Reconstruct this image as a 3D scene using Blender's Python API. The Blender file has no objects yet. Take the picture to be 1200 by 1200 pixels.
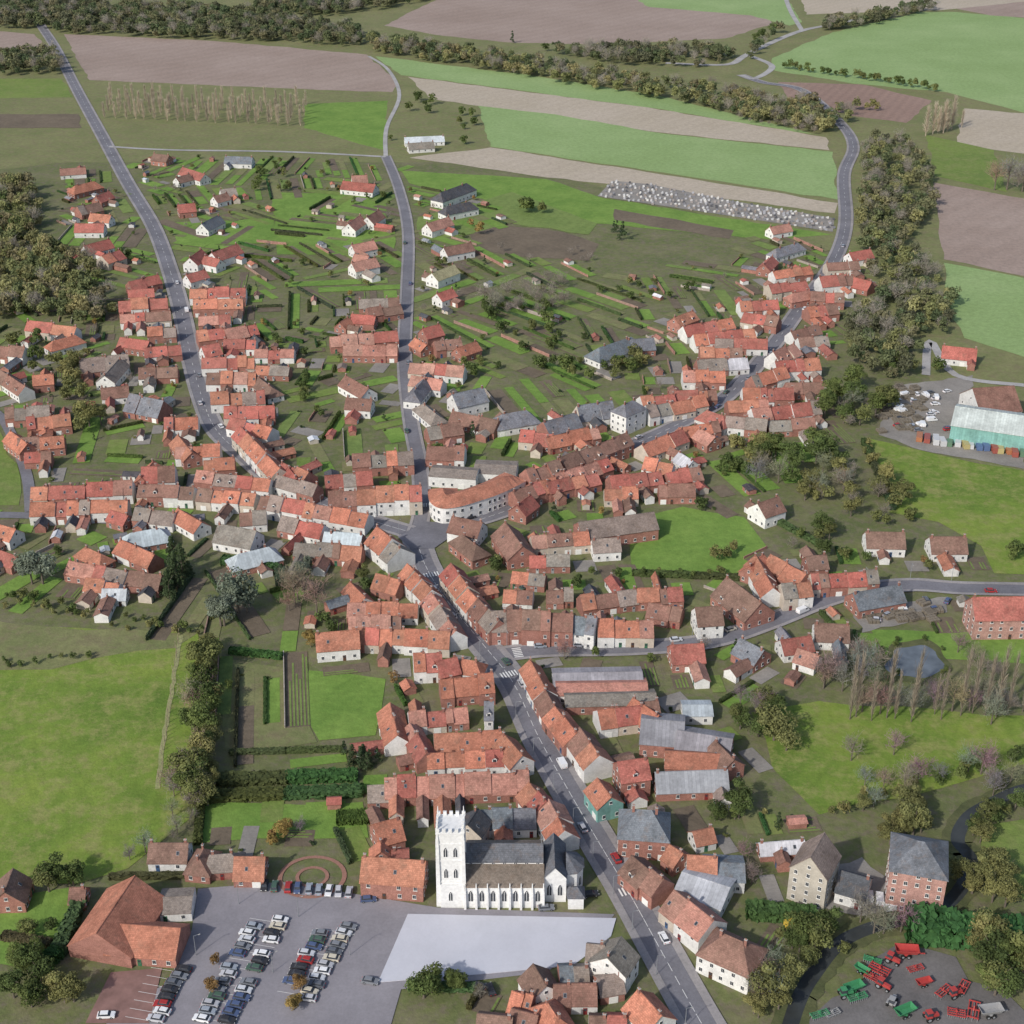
import bpy, math, random
import numpy as np
from mathutils import Vector, Matrix, Euler
rnd=random.Random(7); nr=np.random.RandomState(7)
FOC=1700.0; HC=270.0; TH=math.atan(915/FOC); S,C=math.sin(TH),math.cos(TH)
def G(px,py,z=0.0):
    u=(px-600)/FOC; v=(py-600)/FOC
    t=(HC-z)/(S+v*C)
    return (t*u, t*(C-v*S))
scene=bpy.context.scene
col=scene.collection
# ---------------------------------------------------------------- materials
def newmat(name):
    m=bpy.data.materials.new(name); m.use_nodes=True
    nt=m.node_tree; b=nt.nodes['Principled BSDF']; b.inputs['Roughness'].default_value=0.9
    try: b.inputs['Specular IOR Level'].default_value=0.2
    except: pass
    return m,nt,b
def N(nt,t,**k):
    n=nt.nodes.new(t)
    for a,v in k.items(): setattr(n,a,v)
    return n
def noise(nt,vec,scale,detail=4,rough=0.6):
    n=N(nt,'ShaderNodeTexNoise'); n.inputs['Scale'].default_value=scale
    n.inputs['Detail'].default_value=detail; n.inputs['Roughness'].default_value=rough
    if vec is not None: nt.links.new(vec,n.inputs['Vector'])
    return n.outputs['Fac']
def ramp(nt,fac,stops):
    r=N(nt,'ShaderNodeValToRGB'); el=r.color_ramp.elements
    while len(el)<len(stops): el.new(0.5)
    for e,(p,c) in zip(el,stops):
        e.position=p; e.color=(c[0],c[1],c[2],1) if hasattr(c,'__len__') else (c,c,c,1)
    nt.links.new(fac,r.inputs['Fac']); return r.outputs['Color']
def mix(nt,a,b,fac,mode='MIX'):
    m=N(nt,'ShaderNodeMix',data_type='RGBA',blend_type=mode)
    for s,i in ((a,6),(b,7)):
        if hasattr(s,'links'): nt.links.new(s,m.inputs[i])
        else: m.inputs[i].default_value=(s[0],s[1],s[2],1)
    if isinstance(fac,(int,float)): m.inputs[0].default_value=fac
    else: nt.links.new(fac,m.inputs[0])
    return m.outputs[2]
def wpos(nt): return N(nt,'ShaderNodeNewGeometry').outputs['Position']
def mapping(nt,vec,scale=(1,1,1),rot=(0,0,0)):
    m=N(nt,'ShaderNodeMapping'); m.inputs['Scale'].default_value=scale; m.inputs['Rotation'].default_value=rot
    nt.links.new(vec,m.inputs['Vector']); return m.outputs['Vector']
def bump(nt,b,h,st=0.4,dist=0.1):
    n=N(nt,'ShaderNodeBump'); n.inputs['Strength'].default_value=st; n.inputs['Distance'].default_value=dist
    nt.links.new(h,n.inputs['Height']); nt.links.new(n.outputs['Normal'],b.inputs['Normal'])
ATT={}
def objcolor_mat(name,stops_big,stops_small,s1,s2,rough=0.9,tile=None,att=False,moss=None):
    m,nt,b=newmat(name)
    src=N(nt,'ShaderNodeAttribute',attribute_name='tint').outputs['Color'] if att else N(nt,'ShaderNodeObjectInfo').outputs['Color']
    w=wpos(nt)
    a=ramp(nt,noise(nt,w,s1,5,0.65),stops_big)
    c=ramp(nt,noise(nt,w,s2,3,0.7),stops_small)
    x=mix(nt,src,a,1.0,'MULTIPLY'); x=mix(nt,x,c,1.0,'MULTIPLY')
    if moss:
        x=mix(nt,x,moss,ramp(nt,noise(nt,mapping(nt,w,(1,1,1),(0,0,1)),.35,6,.75),[(.52,0),(.75,.7)]))
    if tile and not att:
        tc=N(nt,'ShaderNodeTexCoord').outputs['Object']
        br=N(nt,'ShaderNodeTexBrick'); br.inputs['Scale'].default_value=1.0
        br.inputs['Brick Width'].default_value=tile[0]; br.inputs['Row Height'].default_value=tile[1]
        br.inputs['Mortar Size'].default_value=tile[2]
        br.inputs['Color1'].default_value=(1.12,1.12,1.12,1); br.inputs['Color2'].default_value=(.82,.82,.82,1); br.inputs['Mortar'].default_value=(tile[3],)*3+(1,)
        nt.links.new(mapping(nt,tc,(1,1,1),tile[4]),br.inputs['Vector'])
        x=mix(nt,x,br.outputs['Color'],0.75,'MULTIPLY')
        bump(nt,b,br.outputs['Fac'],0.3,-0.03)
    nt.links.new(x,b.inputs['Base Color']); b.inputs['Roughness'].default_value=rough
    if not att: ATT[m.name]=objcolor_mat(name+'_far',stops_big,stops_small,s1,s2,rough,None,True,moss)
    return m
M_roof=objcolor_mat('clay_roof',[(.28,.62),(.5,.96),(.72,1.2)],[(.3,.74),(.7,1.22)],0.22,1.4,tile=(0.5,0.38,0.03,0.65,(0,0,0)),moss=(.20,.14,.10))
M_plaster=objcolor_mat('plaster_wall',[(.3,.8),(.65,1.05)],[(.35,.85),(.7,1.05)],0.4,2.5)
M_brick=objcolor_mat('brick_wall',[(.3,.75),(.7,1.2)],[(.3,.75),(.7,1.25)],0.5,4,tile=(0.5,0.16,0.02,1.3,(math.pi/2,0,0)))
M_metal=objcolor_mat('sheet_roof',[(.3,.7),(.7,1.15)],[(.3,.85),(.7,1.1)],0.15,1.0,rough=0.6,tile=(1.1,40,0.06,0.7,(0,0,0)))
M_paint=objcolor_mat('coat_paint',[(.3,.95),(.7,1.05)],[(.3,.95),(.7,1.05)],1,4,rough=0.3)
M_door=objcolor_mat('door_paint',[(.3,.9),(.7,1.1)],[(.3,.9),(.7,1.1)],1,4,rough=.6)
def plain(name,c,rough=0.8,var=0.15,sc=2.0):
    m,nt,b=newmat(name)
    f=noise(nt,wpos(nt),sc,4)
    lo=[v*(1-var) for v in c]; hi=[v*(1+var) for v in c]
    nt.links.new(ramp(nt,f,[(.3,lo),(.7,hi)]),b.inputs['Base Color']); b.inputs['Roughness'].default_value=rough
    return m
M_glass=plain('window_pane',(.05,.055,.065),0.15,.3)
M_white=plain('white_paint',(.75,.74,.7),.6,.08)
M_tyre=plain('rubber',(.02,.02,.02),.9)
M_bark=plain('bark',(.15,.125,.10),.95,.3,6)
M_stone=plain('white_stone',(.72,.715,.695),.85,.12,1.2)
M_concrete=plain('concrete',(.38,.37,.35),.9,.15,.5)
M_steel=plain('grey_steel',(.25,.26,.27),.5,.1)
m,nt,b=newmat('leaf'); M_leaf=m
oi=N(nt,'ShaderNodeObjectInfo'); at=N(nt,'ShaderNodeAttribute',attribute_name='tint')
x=mix(nt,oi.outputs['Color'],at.outputs['Color'],1,'MULTIPLY')
x=mix(nt,x,ramp(nt,noise(nt,wpos(nt),.5,4,.7),[(.3,.78),(.7,1.22)]),1,'MULTIPLY')
nt.links.new(x,b.inputs['Base Color']); b.inputs['Roughness'].default_value=.9
tr=N(nt,'ShaderNodeBsdfTranslucent'); nt.links.new(x,tr.inputs['Color'])
ms=N(nt,'ShaderNodeMixShader'); ms.inputs[0].default_value=.35
nt.links.new(b.outputs[0],ms.inputs[1]); nt.links.new(tr.outputs[0],ms.inputs[2]); nt.links.new(ms.outputs[0],nt.nodes['Material Output'].inputs['Surface'])
def asphalt(name,c,v1=.18,v2=.16):
    m,nt,b=newmat(name); w=wpos(nt)
    a=ramp(nt,noise(nt,w,.06,5,.7),[(.35,[v*(1-v1) for v in c]),(.65,[v*(1+v1) for v in c])])
    d=ramp(nt,noise(nt,w,1.5,4,.8),[(.3,1-v2),(.7,1+v2)])
    nt.links.new(mix(nt,a,d,1,'MULTIPLY'),b.inputs['Base Color']); return m
M_asph=asphalt('asphalt',(.175,.17,.185)); M_asph2=asphalt('car_park_asphalt',(.25,.235,.25),.12,.1)
M_pave=asphalt('paving',(.29,.27,.265)); M_plaza=asphalt('pale_paving',(.52,.52,.56),.05,.04); M_palerd=asphalt('pale_road',(.36,.345,.33))
M_gravel=asphalt('gravel',(.25,.23,.205)); M_dyard=asphalt('dark_yard',(.15,.14,.135))
def fieldmat(name,c1,c2,ang=0,st=0.0,ss=0.25,big=.012,c3=None,blot=None,bs=5):
    m,nt,b=newmat(name); w=wpos(nt)
    c3=c3 or [ (p+q)*.5 for p,q in zip(c1,c2)]
    a=ramp(nt,noise(nt,w,big,7,.7),[(.3,c1),(.5,c3),(.7,c2)])
    if blot:
        f=ramp(nt,noise(nt,w,big*bs,8,.75),[(.47,0),(.62,1)])
        a=mix(nt,a,blot,f)
    d=ramp(nt,noise(nt,w,.35,5,.8),[(.25,.74),(.75,1.24)])
    x=mix(nt,a,d,1,'MULTIPLY')
    if st>0:
        wv=N(nt,'ShaderNodeTexWave'); wv.inputs['Scale'].default_value=ss; wv.inputs['Distortion'].default_value=6
        wv.inputs['Detail'].default_value=3
        wv.inputs['Detail Scale'].default_value=.1
        nt.links.new(mapping(nt,w,(1,.25,1),(0,0,math.radians(ang))),wv.inputs['Vector'])
        x=mix(nt,x,ramp(nt,wv.outputs['Fac'],[(0,1-st),(1,1+st)]),1,'MULTIPLY')
    nt.links.new(x,b.inputs['Base Color']); bump(nt,b,noise(nt,w,1.2,4),.5,.3); return m
F={}
F['lime']=fieldmat('young_crop',(.22,.31,.115),(.29,.38,.165),0,0,c3=(.245,.34,.135))  # crop green is paled, distance haze put into the colour
F['green']=fieldmat('pasture',(.12,.18,.042),(.20,.255,.065),0,0,c3=(.155,.215,.05),big=.02,blot=(.19,.22,.07))
F['mead']=fieldmat('rough_meadow',(.095,.16,.028),(.235,.285,.055),0,0,c3=(.155,.225,.038),big=.022,blot=(.24,.25,.08),bs=6)
F['green2']=fieldmat('meadow',(.13,.19,.05),(.20,.255,.075),60,.03,.1,big=.03)
F['dull']=fieldmat('rough_grass',(.14,.165,.06),(.225,.22,.10),0,0,big=.03,blot=(.19,.17,.09))
F['brown']=fieldmat('ploughed_soil',(.28,.21,.17),(.36,.28,.235),75,.03,.06)  # soil brown lightened to stand in for haze over far fields
F['rbrown']=fieldmat('red_ploughed_soil',(.25,.165,.13),(.32,.22,.175),60,.05,.08)
F['dbrown']=fieldmat('dark_soil',(.12,.095,.068),(.19,.15,.105),0,0,big=.04)
F['tan']=fieldmat('stubble',(.39,.33,.245),(.46,.39,.31),75,.02,.08)
F['lawn']=fieldmat('lawn',(.115,.205,.038),(.20,.30,.065),0,0,big=.05,c3=(.155,.25,.05))
F['ground']=fieldmat('village_ground',(.105,.13,.048),(.20,.18,.105),0,0,big=.05,c3=(.14,.155,.06),blot=(.165,.145,.095))
F['dry']=fieldmat('dry_grass',(.30,.28,.15),(.25,.27,.11),0,0,big=.1)
F['bank']=fieldmat('stream_bank',(.07,.085,.035),(.13,.13,.06),0,0,big=.1)
M_water=plain('pond_water',(.13,.15,.17),.06,.3,.15)
M_stream=plain('stream_water',(.05,.055,.055),.1,.3,.1)
# ---------------------------------------------------------------- mesh helpers
class MB:
    def __init__(s): s.v=[];s.f=[];s.m=[]
    def poly(s,pts,mi=0):
        n=len(s.v); s.v+= [tuple(p) for p in pts]; s.f.append(tuple(range(n,n+len(pts)))); s.m.append(mi)
    def box(s,x0,x1,y0,y1,z0,z1,mi=0,tx=0,ty=0):
        n=len(s.v)
        s.v+=[(x0,y0,z0),(x1,y0,z0),(x1,y1,z0),(x0,y1,z0),(x0+tx,y0+ty,z1),(x1-tx,y0+ty,z1),(x1-tx,y1-ty,z1),(x0+tx,y1-ty,z1)]
        for f in ((3,2,1,0),(4,5,6,7),(0,1,5,4),(1,2,6,5),(2,3,7,6),(3,0,4,7)):
            s.f.append(tuple(n+i for i in f)); s.m.append(mi)
    def prism(s,prof,y0,y1,mi=0):
        n=len(s.v);k=len(prof)
        s.v+=[(a,y0,c) for a,c in prof]+[(a,y1,c) for a,c in prof]
        s.f.append(tuple(range(n,n+k))); s.f.append(tuple(range(n+2*k-1,n+k-1,-1))); s.m+=[mi,mi]
        for i in range(k):
            j=(i+1)%k; s.f.append((n+j,n+i,n+k+i,n+k+j)); s.m.append(mi)
    def cyl(s,x,y,z0,z1,r0,r1,k=8,mi=0,axis='z'):
        n=len(s.v)
        for zz,r in ((z0,r0),(z1,r1)):
            for i in range(k):
                a=2*math.pi*i/k; p=(r*math.cos(a),r*math.sin(a))
                s.v.append((x+p[0],y+p[1],zz) if axis=='z' else (x+p[0],zz,y+p[1]))
        for i in range(k):
            j=(i+1)%k; s.f.append((n+i,n+j,n+k+j,n+k+i)); s.m.append(mi)
        s.f.append(tuple(range(n+k-1,n-1,-1))); s.f.append(tuple(range(n+k,n+2*k))); s.m+=[mi,mi]
    def mesh(s,name,mats):
        me=bpy.data.meshes.new(name); me.from_pydata(s.v,[],s.f)
        for m in mats: me.materials.append(m)
        if len(mats)>1: me.polygons.foreach_set('material_index',s.m)
        me.update(); return me
KIDS={}
def obj(name,me,loc=(0,0,0),rz=0,parent=None,color=None,scale=None):
    o=bpy.data.objects.new(name,me); o.location=loc; o.rotation_euler=(0,0,rz)
    if scale: o.scale=scale
    if parent: o.parent=parent; KIDS.setdefault(parent.name,[]).append(o)
    if color: o.color=(color[0],color[1],color[2],1)
    col.objects.link(o); return o
def top(o,label,cat,group=None,kind=None):
    o['label']=label; o['category']=cat
    if group: o['group']=group
    if kind: o['kind']=kind
    return o
def structure(name,me,label,cat='ground'):
    o=obj(name,me); top(o,label,cat,kind='structure'); return o
X0,Y0,NX,NY=-520,230,1300,1200
occ=np.zeros((NX,NY),bool); plot=np.zeros((NX,NY),bool); bocc=np.zeros((NX,NY),bool)
def cells(cx,cy,L,W,a):
    n=max(2,int(L/0.8)+1); m=max(2,int(W/0.8)+1)
    u,v=np.meshgrid(np.linspace(-L/2,L/2,n),np.linspace(-W/2,W/2,m))
    x=cx+u*math.cos(a)-v*math.sin(a); y=cy+u*math.sin(a)+v*math.cos(a)
    i=np.clip((x-X0).astype(int),0,NX-1); j=np.clip((y-Y0).astype(int),0,NY-1)
    return i.ravel(),j.ravel()
def mark(g,*a): i,j=cells(*a); g[i,j]=True
def free(g,*a): i,j=cells(*a); return not g[i,j].any()
GX,GY=np.meshgrid(np.arange(NX)+X0+.5,np.arange(NY)+Y0+.5,indexing='ij')
def inpoly(poly,X,Y):
    r=np.zeros(np.shape(X),bool); n=len(poly)
    for k in range(n):
        x1,y1=poly[k];x2,y2=poly[(k+1)%n]
        if y1==y2: continue
        c=((y1>Y)!=(y2>Y))&(X<(x2-x1)*(Y-y1)/(y2-y1)+x1); r^=c
    return r
def P(s): 
    a=[float(t) for t in s.replace(',',' ').split()]
    return list(zip(a[::2],a[1::2]))
def W(pts,z=0): return [G(x,y,z) for x,y in pts]
def wobble(pw,amp=1.5,step=12):
    out=[]
    for i in range(len(pw)):
        a=pw[i];b=pw[(i+1)%len(pw)]; L=math.hypot(b[0]-a[0],b[1]-a[1]); n=max(1,min(40,int(L/step)))
        for k in range(n):
            t=k/n; out.append((a[0]+(b[0]-a[0])*t+rnd.uniform(-amp,amp)*(k>0),a[1]+(b[1]-a[1])*t+rnd.uniform(-amp,amp)*(k>0)))
    return out
# ---------------------------------------------------------------- ground & fields
mb=MB(); mb.poly([(-9000,-3000,0),(9000,-3000,0),(9000,14000,0),(-9000,14000,0)])
structure('ground',mb.mesh('ground',[F['ground']]),'green and brown ground of gardens and rough grass')
fields=[
 ('dull','-400,-60 1600,-60 1600,200 1300,420 1250,700 1000,300 600,190 80,190 -300,230',0),
 ('brown','450,30 520,-5 560,-40 880,-40 880,5 905,28 850,45 700,52 600,50 520,42',1),
 ('lime','700,-30 905,-30 940,26 925,30 880,18 760,8',1),
 ('lime','905,68 975,38 1080,14 1120,14 1300,30 1300,150 1200,132 1110,108 1000,98 905,82',1),
 ('tan','930,-30 1300,-30 1300,-5 1100,12 945,17',1),
 ('brown','1120,10 1300,-8 1300,28 1160,18',1),
 ('rbrown','912,96 1010,99 1092,118 1062,144 1000,136 925,116',1),
 ('tan','1130,127 1300,142 1300,200 1200,180 1120,170',1),
 ('brown','-300,10 40,40 60,60 -300,80',1),
 ('green','-300,92 72,92 86,114 -300,120',1),
 ('dull','-300,118 88,116 112,170 100,190 -300,200',1),
 ('brown','75,40 250,48 430,64 468,98 460,108 340,104 105,94',1),
 ('dull','100,94 345,104 462,112 452,178 300,174 130,170',1),
 ('lawn','356,122 455,118 450,176 356,150',1),
 ('lime','440,66 620,88 770,112 968,160 760,126 470,88',1),
 ('tan','478,90 760,126 968,161 972,176 780,156 505,116',1),
 ('lime','560,124 650,134 780,157 976,178 982,234 800,206 575,172',1),
 ('tan','480,185 555,176 575,173 800,208 982,238 978,250 720,216 640,208',1),
 ('lawn','470,200 640,210 705,232 975,275 900,280 700,262 480,215',1),
 ('dbrown','550,272 590,264 660,272 702,286 690,306 600,300 560,290',1),
 ('dbrown','720,245 860,270 855,280 720,258',1),
 ('green','1085,158 1165,176 1180,225 1095,206',1),
 ('brown','1094,214 1300,250 1300,345 1106,304',1),
 ('lime','1106,308 1300,345 1300,450 1130,396 1105,350',1),
 ('mead','1012,513 1300,575 1300,672 1165,672 1150,640 1100,612 1040,600',1),
 ('lawn','738,626 760,604 800,594 872,606 898,640 868,675 742,674',1),
 ('mead','880,835 960,822 1060,828 1300,850 1300,875 1150,910 1060,935 960,955 905,900',1),
 ('green','1150,968 1300,935 1300,1100 1190,1050 1150,1010',1),
 ('mead','-400,700 60,735 232,742 240,850 222,960 150,1018 90,1036 -400,1030',1),
 ('green','-200,500 0,505 24,560 22,592 -200,592',1),
 ('lawn','1020,738 1200,745 1200,778 1040,770',1),
 ('dull','268,772 360,785 350,825 372,870 265,880',0),
 ('lawn','362,786 452,796 440,862 374,868 350,826',1),
 ('lawn','225,944 425,940 432,982 236,988',0),
 ('lawn','318,225 450,228 466,300 325,298',0),
 ('lawn','190,262 322,256 324,285 215,288',0),
 ('green2','490,255 600,225 700,262 690,275 600,262 545,275 490,285',0),
 ('lawn','20,1050 85,1040 105,1052 60,1140 0,1130 0,1070',0),
 ('dull','-200,700 60,735 232,742 205,760 110,772 60,785 -200,790',1),
 ('dbrown','-300,134 92,134 96,150 -300,152',1),
 ('dbrown','700,664 720,662 736,694 714,697',0),
 ('dbrown','724,662 744,662 756,690 740,694',0),
]
FD={'lime':'bright green field of young crop','green':'green grass pasture','mead':'patchy yellow-green rough pasture','green2':'green meadow grass','dull':'rough olive grass land','brown':'ploughed brown field','rbrown':'reddish ploughed field','dbrown':'dark bare soil plot','tan':'pale stubble field strip','lawn':'mown green lawn'}
for i,(k,s,om) in enumerate(fields):
    pw=W(P(s)); z=.02+.004*i
    mb=MB(); mb.poly([(x,y,z) for x,y in wobble(pw)])
    structure('field',mb.mesh('field',[F[k]]),FD[k],'field')
    if om: occ|=inpoly(pw,GX,GY)
# ---------------------------------------------------------------- roads
def smooth(pts,n=6):
    out=[]
    for i in range(len(pts)-1):
        p0=pts[max(0,i-1)];p1=pts[i];p2=pts[i+1];p3=pts[min(len(pts)-1,i+2)]
        for k in range(n):
            t=k/n
            out.append(tuple(.5*((2*b)+(-a+c)*t+(2*a-5*b+4*c-d)*t*t+(-a+3*b-3*c+d)*t**3) for a,b,c,d in zip(p0,p1,p2,p3)))
    out.append(pts[-1]); return out
def offs(pl,d):
    r=[]
    for i,p in enumerate(pl):
        a=pl[max(0,i-1)];b=pl[min(len(pl)-1,i+1)]
        dx,dy=b[0]-a[0],b[1]-a[1]; l=math.hypot(dx,dy) or 1
        r.append((p[0]-dy/l*d,p[1]+dx/l*d))
    return r
roads={}; roadsegs=[]
def strip(mb,pl,d0,d1,z,mi=0):
    a=offs(pl,d0);b=offs(pl,d1)
    for i in range(len(pl)-1):
        mb.poly([(a[i][0],a[i][1],z),(a[i+1][0],a[i+1][1],z),(b[i+1][0],b[i+1][1],z),(b[i][0],b[i][1],z)],mi)
zr=[.22]
def road(name,s,w,mat=None,pave=0,dash=False,nm='road'):
    pl=smooth(W(P(s))); roads[name]=pl; z=zr[0]; zr[0]+=.006
    mb=MB(); strip(mb,pl,w/2,-w/2,z); structure(nm,mb.mesh(nm,[mat or M_asph]),'grey asphalt village road' if not mat else 'pale narrow lane','road')
    if pave:
        for sd in (1,-1):
            mb=MB(); a=w/2+.01;b=w/2+pave
            if sd>0: strip(mb,pl,b,a,z+.12)
            else: strip(mb,pl,-a,-b,z+.12)
            A=offs(pl,sd*a)
            for i in range(len(pl)-1):
                mb.poly([(A[i][0],A[i][1],z-.1),(A[i+1][0],A[i+1][1],z-.1),(A[i+1][0],A[i+1][1],z+.12),(A[i][0],A[i][1],z+.12)])
            structure('pavement',mb.mesh('pavement',[M_pave]),'pale pavement with kerb beside the road','pavement')
    for i in range(len(pl)-1):
        a,b=pl[i],pl[i+1]; L=math.hypot(b[0]-a[0],b[1]-a[1]); an=math.atan2(b[1]-a[1],b[0]-a[0])
        roadsegs.append((a,b)); mark(occ,(a[0]+b[0])/2,(a[1]+b[1])/2,L+2,w+2*pave+1,an); mark(bocc,(a[0]+b[0])/2,(a[1]+b[1])/2,L+2,w+3,an)
    if dash:
        mb=MB()
        for i in range(len(pl)-1):
            a,b=pl[i],pl[i+1]; L=math.hypot(b[0]-a[0],b[1]-a[1]); t=0
            ux,uy=(b[0]-a[0])/L,(b[1]-a[1])/L
            while t<L-3:
                x,y=a[0]+ux*t,a[1]+uy*t
                mb.poly([(x+uy*.07,y-ux*.07,z+.02),(x+ux*3+uy*.07,y+uy*3-ux*.07,z+.02),(x+ux*3-uy*.07,y+uy*3+ux*.07,z+.02),(x-uy*.07,y+ux*.07,z+.02)])
                t+=9
        structure('road_marking',mb.mesh('road_marking',[M_white]),'dashed white centre line on asphalt','road marking')
road('main','860,1260 822,1200 772,1110 736,1045 700,985 665,925 630,862 601,800 563,752 522,702 498,662 487,628',6.8,pave=2.2,dash=True)
road('nw','487,626 440,612 385,594 330,570 287,536 254,505 238,470 224,420 214,370 200,320 180,266 150,215 120,160 90,105 65,56 48,30 30,0',7.0,pave=1.5,dash=True)
road('c','487,626 494,600 492,550 481,490 474,420 477,340 478,270 467,220 452,183',5.2,pave=1.2)
road('ctrack','452,183 453,150 468,112 455,82 432,66',3.2,M_palerd,nm='lane')
road('link','128,172 200,176 330,178 452,184',3.8,M_palerd,nm='lane')
road('ne','487,628 540,616 606,594 668,562 728,528 790,500 850,466 902,410 940,358 976,308 991,262 989,205 1000,172 984,144 940,106 895,97 868,88',6.4,pave=1.5,dash=True)
road('top','780,74 850,76 872,66 900,52 940,36 990,26 1100,2',7,M_palerd)
road('top2','868,88 885,92 905,78 880,66',6,M_palerd)
road('top3','940,36 925,10 915,-20',5,M_palerd)
road('east','585,768 640,762 740,760 830,752 900,730 960,706 1010,692 1070,686 1130,690 1250,692',6.4,pave=1.4)
road('west','-40,606 0,604 60,606 160,612 240,606',5)
road('west2','-30,470 0,488 18,520 32,560 36,600',4.5)
road('farright','1085,440 1090,400 1120,440 1200,452',4,M_palerd,nm='lane')
def sheet(name,s,mat,z,label,cat,z0=None,wob=0):
    global occ,bocc
    pw=W(P(s)); mb=MB()
    if wob: pw=wobble(pw,wob,4)
    mb.poly([(x,y,z) for x,y in pw])
    if z0 is not None:
        for k in range(len(pw)):
            a=pw[k];b=pw[(k+1)%len(pw)]; mb.poly([(a[0],a[1],z0),(b[0],b[1],z0),(b[0],b[1],z),(a[0],a[1],z)])
    structure(name,mb.mesh(name,[mat]),label,cat)
    occ|=inpoly(pw,GX,GY)
    if name in('square','pond','road'): bocc|=inpoly(pw,GX,GY)
sheet('car_park','232,1042 330,1034 512,1064 720,1072 700,1100 640,1140 470,1160 450,1230 110,1230 130,1190 200,1150 225,1090',M_asph2,.197,'large grey asphalt car park','car park')
sheet('square','478,1072 722,1077 716,1098 672,1132 560,1143 443,1152',M_plaza,.34,'smooth pale paved empty square with low kerb','square',.1)
sheet('road','466,630 498,612 532,614 534,626 508,644 482,644',M_asph,.38,'asphalt crossroads','road')
sheet('forecourt','130,1140 190,1135 175,1200 100,1200',plain('red_paving',(.24,.14,.12),.9,.2,.3),.205,'reddish paved forecourt','paving')
sheet('yard','1040,455 1140,440 1135,480 1110,520 1200,535 1200,550 1080,528 1030,510',M_gravel,.20,'grey gravel industrial yard','yard',wob=1)
sheet('yard','940,1205 975,1170 1005,1155 1015,1128 1050,1108 1085,1112 1120,1122 1135,1150 1180,1165 1200,1185 1200,1230 930,1230',M_dyard,.20,'dark asphalt yard of a machinery dealer','yard',wob=1.2)
sheet('yard','960,1020 1010,1005 1060,1050 1030,1075 965,1065',M_gravel,.20,'gravel yard beside the mill','yard',wob=1)
sheet('yard','1000,718 1110,700 1110,718 1010,742',M_gravel,.20,'gravel yard beside the road','yard',wob=1)
def blob(cx,cy,rx,ry): return ' '.join(f'{cx+rx*math.cos(t)*(1+.14*math.sin(3*t)+.06*math.sin(7*t)):.1f},{cy+ry*math.sin(t)*(1+.12*math.cos(2*t)+.07*math.cos(5*t)):.1f}' for t in [k*math.pi/16 for k in range(32)])
sheet('bank',blob(1072,776,40,29),F['bank'],.21,'overgrown dark grassy pond bank','bank')
sheet('pond',blob(1072,776,32,21),M_water,.24,'small still dark garden pond','pond')
mb=MB(); STR='1260,915 1200,925 1165,940 1135,958 1122,985 1138,1010 1120,1050 1080,1075 1030,1085 985,1105 955,1140 935,1175 915,1240'
pl=smooth(W(P(STR))); strip(mb,pl,1.9,-1.9,.25)
for i in range(len(pl)-1):
    a,b=pl[i],pl[i+1]; mark(occ,(a[0]+b[0])/2,(a[1]+b[1])/2,10,8,math.atan2(b[1]-a[1],b[0]-a[0])); mark(bocc,(a[0]+b[0])/2,(a[1]+b[1])/2,10,3,math.atan2(b[1]-a[1],b[0]-a[0]))
structure('stream',mb.mesh('stream',[M_stream]),'dark narrow winding stream','stream')
mb=MB(); pb=[(x+rnd.uniform(-.6,.6),y+rnd.uniform(-.6,.6)) for x,y in pl]; strip(mb,pb,4.2,-4.2,.215); structure('bank',mb.mesh('bank',[F['bank']]),'dark overgrown banks of the stream','bank')
mb=MB(); cx,cy=G(366,1028)
for r0,r1 in ((8,9.2),(3.5,4.5)):
    for k in range(32):
        a=2*math.pi*k/32;b=2*math.pi*(k+1)/32
        mb.poly([(cx+r*math.cos(t),cy+r*math.sin(t)*.9,.23) for r,t in ((r0,a),(r1,a),(r1,b),(r0,b))])
structure('path',mb.mesh('path',[plain('red_gravel',(.30,.16,.12))]),'circular reddish gravel garden path','path')
mark(occ,cx,cy,20,20,0)
mb=MB(); pl=[(x+rnd.uniform(-.3,.3),y) for x,y in smooth(W(P('212,745 206,780 200,820 192,865 185,925')))]; strip(mb,pl,.7,-.7,.21)
structure('path',mb.mesh('path',[F['dry']]),'faint dry strip of grass across the pasture','path')
mb=MB()
def zebra(px,py,rd,L=3,w=6.2):
    x,y=G(px,py); pl=roads[rd]
    k=min(range(len(pl)-1),key=lambda i:(pl[i][0]-x)**2+(pl[i][1]-y)**2)
    a,b=pl[k],pl[k+1]; l=math.hypot(b[0]-a[0],b[1]-a[1]); ux,uy=(b[0]-a[0])/l,(b[1]-a[1])/l
    x,y=a; d=-w/2
    while d<w/2-.3:
        mb.poly([(x+ux*p-uy*q,y+uy*p+ux*q,.42) for p,q in ((-L/2,d),(L/2,d),(L/2,d+.5),(-L/2,d+.5))]); d+=1.0
for a in ((728,1050,'main'),(597,790,'main'),(506,676,'main'),(430,608,'nw'),(494,592,'c'),(545,615,'ne'),(604,764,'east')): zebra(*a)
structure('road_marking',mb.mesh('road_marking',[M_white]),'white zebra crossing stripes','road marking')
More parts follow.
